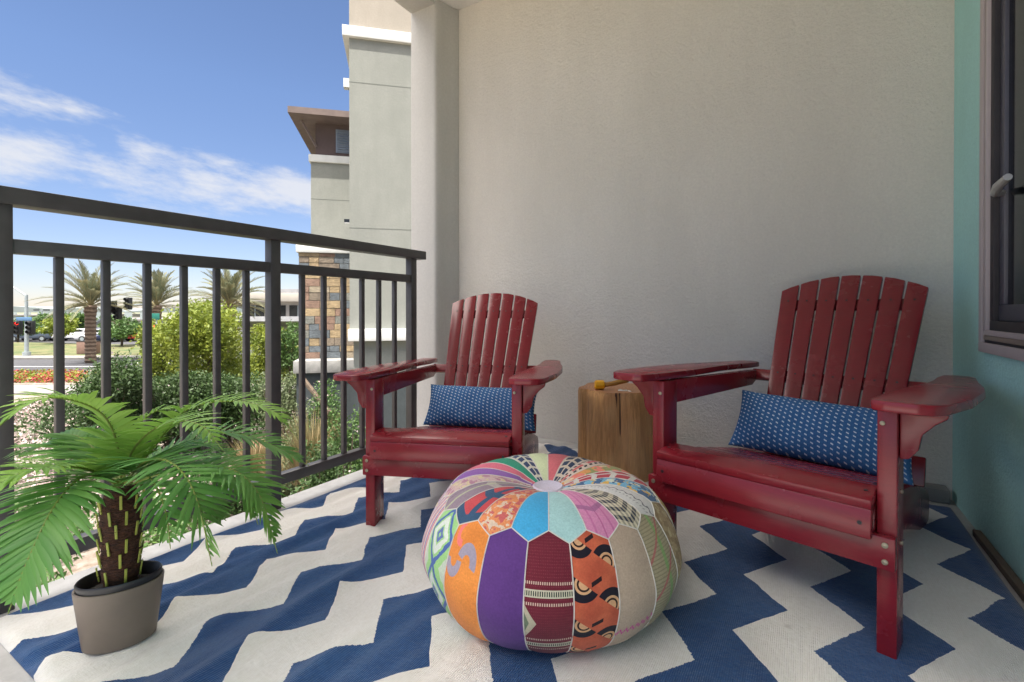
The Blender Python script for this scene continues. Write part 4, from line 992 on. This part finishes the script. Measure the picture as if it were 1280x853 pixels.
shrub(408, 545, 7.2, .55, 'lf_dark', 5500, .06, 'dark low shrub just outside the railing by the left chair', 17, flowers=60)
shrub(432, 500, 8.2, .35, 'lf_mid', 3500, .055, 'slim green shrub beside the dark base of the building', 18, flowers=60)
shrub(300, 600, 8.8, .8, 'lf_dark', 5500, .07, 'dark low shrub behind the potted palm fronds', 19)
def grasses(px, py, d, r, n, label, seed):
    base = GZ; h = height(py, d); t = MB(); rg = random.Random(seed)
    for k in range(n):
        a = rg.uniform(0, 6.28); q = rg.uniform(0, r*.35); o_ = Vector((q*math.cos(a), q*math.sin(a), 0)); a2 = a+rg.uniform(-.5, .5); hh = h*rg.uniform(.6, 1.05); out = r*rg.uniform(.3, 1)
        pts = [o_, o_+Vector((out*.25*math.cos(a2), out*.25*math.sin(a2), hh*.55)), o_+Vector((out*math.cos(a2), out*math.sin(a2), hh*(.95-out*.2)))]
        w_ = Vector((-math.sin(a2), math.cos(a2), 0))*.008; vs = [pts[0]-w_, pts[0]+w_, pts[1]-w_, pts[1]+w_, pts[2]]
        t.add(vs, [(0, 1, 3, 2), (2, 3, 4)])
    o = t.build('ornamental_grass', M['lf_dry']); o.location = cw(px_a(px, d), d, base)
    tag(o, label, 'grass clump', 'tan ornamental grasses')
grasses(318, 540, 10.0, .55, 900, 'tan ornamental grass clump left of the tall middle railing post', 21)
grasses(392, 500, 8.6, .6, 1100, 'tan ornamental grass clump beneath the stone pier', 22)
grasses(352, 560, 9.4, .5, 700, 'short tan ornamental grass clump behind the tall middle railing post', 23)
# ground cover
def cover(name, mat, area, n, size, h, label, cat, seed, z=GZ, aspect=.6):
    rg = np.random.default_rng(seed); a0, a1, d0, d1 = area; pts = []
    A = rg.uniform(a0, a1, n); D = rg.uniform(d0, d1, n); nz = np.sin(A*1.9+seed)*np.sin(D*1.3+seed*2)+.5*np.sin(A*4.1+D*3.3); keep = nz > -.55; A, D = A[keep], D[keep]; nn_ = len(A)
    Z = z+rg.uniform(0, 1, nn_)**1.5*h; p = np.stack([A*RX+D*FX, A*RY+D*FY, Z], -1)
    ax = rg.normal(size=(nn_, 3)); ax[:, 2] = np.abs(ax[:, 2])*.7; ax /= np.linalg.norm(ax, axis=1)[:, None]; q = rg.normal(size=(nn_, 3)); sd = np.cross(ax, q); sd /= np.linalg.norm(sd, axis=1)[:, None]
    s_ = size*rg.uniform(.6, 1.3, nn_)[:, None]; v = np.stack([p-ax*s_*.5, p+sd*s_*aspect*.5, p+ax*s_*.5, p-sd*s_*aspect*.5], 1).reshape(-1, 3)
    me = bpy.data.meshes.new(name); me.vertices.add(4*nn_); me.vertices.foreach_set('co', v.astype(np.float32).ravel()); me.loops.add(4*nn_)
    me.loops.foreach_set('vertex_index', np.arange(4*nn_, dtype=np.int32)); me.polygons.add(nn_); me.polygons.foreach_set('loop_start', np.arange(0, 4*nn_, 4, dtype=np.int32)); me.update(calc_edges=True); me.materials.append(M[mat])
    o = bpy.data.objects.new(name, me); COL.objects.link(o); tag(o, label, cat, kind='stuff')
cover('ground_cover', 'lf_mid', (-13, 3, 2.2, 9.5), 60000, .09, .40, 'fresh green ground cover just below the balcony', 'ground cover', 1)
cover('ground_cover', 'lf_dark', (-20, 0, 9, 21.5), 26000, .12, .30, 'sparse dark ground cover in the pale planting bed', 'ground cover', 2)
cover('blossom_cover', 'flower_w', (-20, -2, 8, 21.5), 46000, .10, .22, 'pale pink and white flowering ground cover in the planting bed', 'flowers', 3)
cover('red_flowers', 'flower_r', (-50, -23.5, 25.6, 28.8), 16000, .13, .38, 'band of red flowers along the near edge of the street', 'flowers', 5)
cover('flower_leaves', 'lf_lime', (-50, -4, 25.6, 28.8), 20000, .14, .42, 'yellow-green leaves among the red street flowers', 'flowers', 6)

# date palms
def datepalm(px, d, cy, trunkr, nf, L, label, seed):
    h = height(cy, d); t = empty('date_palm', cw(px_a(px, d), d, GZ), label=label, cat='palm tree', group='date palms along the street'); rg = random.Random(seed)
    m = MB(); N = 30; m.tube([(0, 0, -.1+(h+.05)*i/N) for i in range(N+1)], [trunkr*(1+(.10 if i % 2 else -.05))*(1.15 if i > 25 else 1) for i in range(N+1)], 14); m.build('trunk', M['palmbark'], t, 80)
    ra = MB(); lf = MB()
    for k in range(nf):
        a = k*2.39996; e = R(rg.uniform(-5, 85)) if k > nf*.3 else R(rg.uniform(50, 88)); l = L*rg.uniform(.85, 1.1); dr = Vector((math.cos(a), math.sin(a), 0))
        pts = [Vector((0, 0, h-.1))]; v = dr*math.cos(e)+Vector((0, 0, math.sin(e)))
        for j in range(4): pts.append(pts[-1]+v*l/4); v = (v+Vector((0, 0, -.24))+dr*.06).normalized()
        r1, l1 = frond(pts, 30, L*.15, .05, .035, start=.15, droop=.15, fwd=.95, rnd=rg, lift=.35); 
        ra.add(r1.v, r1.f, 0, True); lf.add(l1.v, l1.f, 0, True)
    ra.build('frond_stalk', noisy('frond_stalk', (.30, .25, .12), (.22, .2, .1), 3, .7), t)['kind'] = 'stuff'; lf.build('crown', M['lf_far'], t)
datepalm(113, 36.5, 384, .33, 56, 3.5, 'tall date palm with ringed trunk, leftmost of the palms by the street', 31)
datepalm(196, 42, 384, .33, 52, 3.6, 'date palm with its trunk hidden behind the lime tree', 32)
datepalm(287, 31, 384, .33, 54, 3.0, 'date palm rightmost, beside the low office block', 33)

# far trees, buildings, horizon
TR = [(22, 52, 398, 'lf_mid', 'green street tree at the far left edge of the car park'), (75, 50, 397, 'lf_lime', 'yellow-green street tree between the lamp and the leftmost date palm'), (152, 49, 400, 'lf_mid', 'green street tree right of the leftmost date palm'), (62, 58, 392, 'lf_mid', 'round green parking lot tree left of the leftmost date palm'), (92, 62, 394, 'lf_mid', 'round green parking lot tree behind the leftmost date palm'), (140, 56, 396, 'lf_mid', 'round green parking lot tree behind the mast arm signals'),
      (30, 66, 400, 'lf_mid', 'small green tree behind the red traffic light'), (185, 64, 402, 'lf_mid', 'far green tree under the middle date palm'), (163, 75, 405, 'lf_dark', 'small dark tree in front of the cream warehouse')]
for i, (px, d, py, mt, lb_) in enumerate(TR):
    tree(px_a(px, d), d, height(py, d, CPZ), 1.9, 1.4, mt, 2200, .32, lb_, group='parking lot trees', seed=60+i, base=CPZ, name='parking_tree', tr=.12)
def farbox(name, px0, px1, py0, d, dep, mat, label, extra=None):
    a0, a1 = px_a(px0, d), px_a(px1, d); h = height(py0, d); t = empty(name, cw((a0+a1)/2, d, GZ-.1), R(YAW), label=label, cat='building')
    w_ = a1-a0; B('wall', (0, dep/2, h/2), (w_, dep, h), M[mat], t); 
    if extra: extra(t, w_, h, dep)
    return t
def wh(t, w_, h, dep):
    B('roof', (0, dep/2, h+.2), (w_+.6, dep+.6, .4), M['pave'], t)
    for k in range(7): B('dock_door', (-w_/2+w_*(k+.5)/7, -.03, 1.8), (w_/14, .06, 3.2), M['galv'], t)
farbox('warehouse', 52, 190, 404, 125, 40, 'cream', 'long cream warehouse behind the car park', wh)
farbox('warehouse', -60, 60, 398, 150, 40, 'cream', 'distant cream warehouse at the left beyond the traffic lights', wh)
def off(t, w_, h, dep):
    B('parapet', (0, dep/2-.4, h+.0), (w_+1.0, dep+1.2, .9), M['officewall'], t, .02)
    B('awning', (0, -1.6, h-2.55), (w_+.4, 3.0, .5), M['officeroof'], t, rot=Matrix.Rotation(R(-12), 4, 'X'))
    for k in range(5):
        f = B('window', (-w_/2+w_*(k+.5)/5, -.04, h-1.45), (w_/5*.82, .08, 1.2), M['windark'], t); B('mullion', (-w_/2+w_*(k+.5)/5, -.10, h-1.45), (.08, .04, 1.2), M['galv'], f)
    m = MB()
    for k in range(12): m.box((-w_/2+w_*(k+.5)/12, -.52, h+.05), (.10, .06, .45), Matrix.Rotation(R(25 if k % 2 else -25), 4, 'Y'))
    m.build('lattice', M['officeroof'], t); B('roof_screen', (0, dep/2, h+.75), (w_*.9, dep*.6, .5), M['officeroof'], t)
farbox('office_block', 306, 440, 374, 52, 14, 'officewall', 'low beige office block with dark ribbon windows behind the trees', off)
m = MB(); rg = random.Random(5); vs = []; n = 120
for i in range(n+1):
    a = -1400+2300*i/n; vs += [cw(a, 900, GZ-.2), cw(a, 900, GZ+6+3*math.sin(i*.31)+2*math.sin(i*.83)+rg.uniform(0, 1.5))]
fs = [(2*i, 2*i+2, 2*i+3, 2*i+1) for i in range(n)]
o0 = len(vs); vs2 = [v+cw(0, 200, 0) for v in vs]; m.add(vs+vs2, fs+[tuple(o0+q for q in f[::-1]) for f in fs]+[(2*i+1, 2*i+3, o0+2*i+3, o0+2*i+1) for i in range(n)])
tag(m.build('hills', noisy('hazy_woods', (.16, .19, .19), (.20, .22, .22), .02, 1)), kind='structure')

# cars
def car(px, py, d, rz, paintc, label, suv=False, base=None):
    t = empty('parked_car', cw(px_a(px, d), d, CPZ if base is None else base), R(YAW+rz), label=label, cat='car', group='cars parked across the street')
    pm = simple('car_paint', paintc, .3, .8); hr = 1.72 if suv else 1.42
    prof = [(-2.2, .35), (-2.25, .62), (-2.1, .85), (-1.2, .95), (-.55, hr-.05), (.9 if not suv else 1.7, hr), (1.75 if not suv else 2.1, 1.02), (2.2, .92), (2.25, .5), (2.15, .32)]
    m = MB(); m.prism(prof[:4]+[(1.75 if not suv else 2.1, 1.02)]+prof[7:], 'y', -.88, .88, bev=.06); m.build('body', pm, t)
    cab = [(-1.15, .95), (-.5, hr-.05), (.9 if not suv else 1.7, hr), (1.70 if not suv else 2.05, 1.02)]
    m = MB(); m.prism(cab, 'y', -.72, .72, bev=.05); m.build('roof', pm, t)
    m = MB()
    cx, cz = sum(p[0] for p in cab)/4, sum(p[1] for p in cab)/4; sc_ = [((x-cx)*.84+cx, (z-cz)*.74+cz) for x, z in cab]
    m.prism(sc_, 'y', -.735, .735); m.build('window', M['windark'], t)
    m = MB(); m.add([(-1.16, -.62, 1.0), (-1.16, .62, 1.0), (-.58, .58, hr-.12), (-.58, -.58, hr-.12)], [(0, 1, 2, 3)]); m.build('windscreen', M['windark'], t)
    for x in (-1.4, 1.4):
        for s in (-1, 1):
            m = MB(); m.tube([(x, s*.70, .33), (x, s*.90, .33)], .33, 18); wl_ = m.build('wheel', M['tyre'], t); m = MB(); m.tube([(x, s*.895, .33), (x, s*.91, .33)], .2, 12); m.build('rim', M['galv'], wl_)
    for s in (-1, 1):
        m = MB(); m.box((-2.22, s*.62, .70), (.08, .34, .14), bev=.02); m.build('headlight', M['signwhite'], t)
CARS = [(42, 56, 10, (.07, .09, .12), 'blue-grey SUV parked behind the red traffic light', True), (20, 58, 0, (.10, .10, .12), 'dark SUV at the far left of the car park', True),
        (72, 60, 200, (.10, .13, .17), 'dark blue sedan parked between the lamp posts', False), (94, 57, 15, (.75, .75, .75), 'white sedan parked just left of the leftmost palm trunk', False), (126, 56, 195, (.72, .72, .74), 'white sedan parked just right of the leftmost palm trunk', False),
        (146, 55, 60, (.03, .04, .09), 'navy car parked left of the red car', True), (165, 56, 30, (.45, .02, .02), 'bright red car in the parking row', False), (178, 62, 20, (.05, .05, .06), 'black car behind the red car', False), (60, 68, 0, (.7, .7, .7), 'white van-like car in the rear parking row', True),
        (108, 68, 190, (.35, .36, .38), 'silver car in the rear parking row', False), (152, 66, 0, (.25, .05, .04), 'maroon car in the rear parking row', False)]
for px, d, rz, c, lb_, sv in CARS: car(px, 0, d, rz, c, lb_, sv)
t = car(324, 0, 27.8, 75, (.015, .015, .018), 'black pickup-like car parked by the white sign board', True, GZ+.02)

# street lamp with sign and signals
def sighead(parent, p, h=1.1, lens=None, w_=.42):
    m = MB(); m.box(p, (w_, .35, h), bev=.03); o = m.build('signal_head', M['sigblack'], parent)
    for k in range(3):
        m = MB(); z = p[2]+h*(.32-.32*k); m.tube([(p[0], p[1]-.18, z), (p[0], p[1]-.20, z)], w_*.30, 14); m.build('lens', M['redlight'] if (lens and k == 0) else M['sill_dark'], o)
        m = MB(); m.tube([(p[0], p[1]-.19, z+.04), (p[0], p[1]-.40, z+.03)], w_*.34, 12, cap=False); m.build('visor', M['sigblack'], o)
    return o
d = 41; t = empty('street_lamp', cw(px_a(33, d), d, GZ), R(YAW), label='galvanised street lamp with red traffic light and blue sign', cat='street lamp')
H = height(372, d); m = MB(); m.tube([(0, 0, 0), (0, 0, H)], [.16, .11], 12); m.tube([(0, 0, 0), (0, 0, .35)], .28, 12); m.build('pole', M['galv'], t)
m = MB(); m.tube([(0, 0, H-.1), (-1.9, 0, H+1.2)], [.08, .05], 8); m.box((-2.2, 0, H+1.38), (.8, .3, .14), bev=.03); m.build('lamp_arm', M['galv'], t)
m = MB(); m.box((.0, -.2, height(402, d)), (1.3, .05, .3), bev=.01); m.build('street_sign', M['bluesign'], t)
sighead(t, (-.55, -.1, height(413, d)), 1.15, True); sighead(t, (.5, -.1, height(413, d)), 1.15)
d = 38.6; ax0 = px_a(113, d); t = empty('traffic_signal', cw(ax0, d, GZ+.05), R(YAW), label='mast arm traffic signal rising across behind the palms', cat='traffic light')
def lp(px, py): return (px_a(px, d)-ax0, 0, height(py, d)-.05)
m = MB(); m.tube([(0, 0, 0), (0, 0, lp(113, 415)[2])], [.22, .18], 12); m.build('pole', M['galv'], t)
m = MB(); m.tube(catmull([lp(113, 414), lp(124, 405), lp(145, 392), lp(165, 385), lp(182, 384)], 5), [.14-.09*i/20 for i in range(21)], 10); m.build('mast_arm', M['galv'], t)
for px, py in ((145, 387), (151, 395), (164, 383)): p = lp(px, py); sighead(t, (p[0], -.25, p[2]), .95, w_=.36)
d = 38.5; t = empty('pedestrian_signal', cw(px_a(196, d), d, GZ), R(YAW), label='pedestrian signal pole with small green sign beside the lime tree', cat='traffic light')
m = MB(); m.tube([(0, 0, 0), (0, 0, height(398, d))], [.12, .09], 10); m.build('pole', M['galv'], t)
sighead(t, (.12, -.2, height(417, d)), 1.0, True, .5); m = MB(); m.box((-.05, -.12, height(399, d)), (.7, .05, .5), bev=.01); m.build('street_sign', M['greensign'], t)
for px, lb_ in ((52, 'double-headed car park lamp post left of the leftmost date palm'),):
    d = 75; t = empty('lamp_post', cw(px_a(px, d), d, CPZ), R(YAW), label=lb_, cat='lamp post'); H = height(391, d, CPZ)
    m = MB(); m.tube([(0, 0, 0), (0, 0, H)], .1, 10); m.build('pole', M['galv'], t); m = MB(); m.box((0, 0, H), (1.9, .08, .08))
    m.build('arm', M['galv'], t)
    for s in (-1, 1): B('lamp_head', (s*.75, 0, H+.02), (.7, .4, .2), M['sigblack'], t, .02)
for i, (px, w_, lb_) in enumerate(((104, .8, 'brown utility cabinet left of the palm trunk'), (119, .5, 'narrow brown utility cabinet right of the palm trunk'))):
    d = 42.5; t = empty('utility_cabinet', cw(px_a(px, d), d, GZ+.05), R(YAW), label=lb_, cat='cabinet'); B('body', (0, 0, .55), (w_, .5, 1.1), M['cabinet'], t, .03); B('lid', (0, 0, 1.12), (w_+.06, .56, .05), M['sigblack'], t, .01)
# sandwich board
d = 22.5; t = empty('sandwich_board', cw(px_a(326, d), d, GZ), R(YAW-72), label='white folding sandwich board standing by the black car', cat='sign')
for s in (-1, 1):
    m = MB(); m.span((0, s*.27, .0), (0, s*.02, height(460, d)), .7, .03, .004, up=(0, s, .4)); m.build('panel', M['signwhite'], t)
# leaning timber prop near the pier
m = MB(); a = P(376, 474, 9.6); b_ = P(412, 520, 8.9); m.span(a, b_, .06, .09, .01); tag(m.build('plank', M['bark']), 'dark slanting plank leaning in the shrubs by the stone pier', 'plank')

# ------------------------------------------------------------------ world, sun, camera
SUN_EL = 69; SUN_AZ = 165            # from behind the viewer, slightly to the right
wd = bpy.data.worlds.new('World'); S.world = wd; wd.use_nodes = True; nt = wd.node_tree; bg = nt.nodes['Background']
sk = nt.nodes.new('ShaderNodeTexSky'); sk.sky_type = 'NISHITA'; sk.sun_disc = False; sk.sun_elevation = R(SUN_EL); sk.sun_rotation = R(SUN_AZ); sk.altitude = 500; sk.air_density = .85; sk.dust_density = .3; sk.ozone_density = 1.6
tc = nt.nodes.new('ShaderNodeTexCoord'); sep = nt.nodes.new('ShaderNodeSeparateXYZ'); nt.links.new(tc.outputs['Generated'], sep.inputs[0])
az = math_(nt, 'ARCTAN2', math_(nt, 'MULTIPLY', sep.outputs[0], -1.), sep.outputs[1]); el = math_(nt, 'ARCSINE', sep.outputs[2])
cb = nt.nodes.new('ShaderNodeCombineXYZ'); nt.links.new(math_(nt, 'MULTIPLY', az, 1.0), cb.inputs[0]); nt.links.new(math_(nt, 'MULTIPLY_ADD', el, 2.6, math_(nt, 'MULTIPLY', az, -.25)), cb.inputs[1])
n1 = noise(nt, 6.0, 9, .62, cb.outputs[0])
def bandm(c, w_): return math_(nt, 'SUBTRACT', 1., math_(nt, 'DIVIDE', math_(nt, 'ABSOLUTE', math_(nt, 'SUBTRACT', el, c)), w_), clamp=True)
b1 = bandm(R(12.3), R(4.6)); b2 = math_(nt, 'MULTIPLY', bandm(R(17.0), R(2.6)), ramp(nt, az, R(68), R(73)))
b2.node.use_clamp = True
bb = math_(nt, 'MAXIMUM', b1, math_(nt, 'MULTIPLY', b2, 1.15))
dn = math_(nt, 'ADD', n1, math_(nt, 'MULTIPLY', bb, .42)); cl = nt.nodes.new('ShaderNodeMapRange'); cl.interpolation_type = 'SMOOTHSTEP'; cl.inputs[1].default_value = .66; cl.inputs[2].default_value = .95
nt.links.new(dn, cl.inputs[0]); cf = math_(nt, 'MULTIPLY', cl.outputs[0], math_(nt, 'GREATER_THAN', bb, 0.0001)); cf = math_(nt, 'MULTIPLY', cf, .85)
cb2 = nt.nodes.new('ShaderNodeVectorMath'); cb2.operation = 'DIVIDE'; nt.links.new(tc.outputs['Generated'], cb2.inputs[0])
zz = nt.nodes.new('ShaderNodeCombineXYZ'); zc_ = math_(nt, 'MAXIMUM', sep.outputs[2], .15)
for q in range(3): nt.links.new(zc_, zz.inputs[q])
nt.links.new(zz.outputs[0], cb2.inputs[1])
fill_cloud = math_(nt, 'MULTIPLY', ramp(nt, noise(nt, 1.6, 8, .6, cb2.outputs[0]), .34, .52), ramp(nt, el, R(34), R(42))); fill_cloud.node.use_clamp = True      # unseen bright broken cloud overhead, added to light the balcony
cf = math_(nt, 'MAXIMUM', cf, math_(nt, 'MULTIPLY', fill_cloud, .95))
gr = nt.nodes.new('ShaderNodeMix'); gr.data_type = 'RGBA'; gr.blend_type = 'MULTIPLY'; gr.inputs[0].default_value = 1; nt.links.new(sk.outputs[0], gr.inputs[6])
nt.links.new(mixc(nt, ramp(nt, el, 0, R(22)), (.74, .66, .70), (.93, .93, 1.0)), gr.inputs[7])
skc = mixc(nt, cf, gr.outputs[2], mixc(nt, ramp(nt, el, R(25), R(38)), (4.1, 4.15, 4.35), (36.5, 34.2, 31.2))); nt.links.new(skc, bg.inputs['Color']); bg.inputs['Strength'].default_value = .068
sd = bpy.data.lights.new('sun', 'SUN'); sd.energy = 3.4; sd.angle = R(.5); sd.color = (1, .95, .87); so_ = bpy.data.objects.new('sun', sd); COL.objects.link(so_)
v = Vector((math.sin(R(SUN_AZ))*math.cos(R(SUN_EL)), math.cos(R(SUN_AZ))*math.cos(R(SUN_EL)), math.sin(R(SUN_EL)))); so_.rotation_euler = v.to_track_quat('Z', 'Y').to_euler(); so_.location = v*30
cd = bpy.data.cameras.new('camera'); cam = bpy.data.objects.new('camera', cd); COL.objects.link(cam); S.camera = cam
cam.location = (0, 0, EYE); cam.rotation_euler = (R(90-.2975), 0, R(YAW)); cd.sensor_width = 36; cd.lens = 17.082; cd.shift_y = -.02754; cd.clip_end = 4000; cd.clip_start = .02
S.view_settings.view_transform = 'Standard'; S.view_settings.look = 'None'; S.view_settings.gamma = 1; S.view_settings.exposure = 1.62
S.cycles.max_bounces = 8; S.cycles.diffuse_bounces = 5; S.cycles.use_denoising = True; S.cycles.sample_clamp_indirect = 6
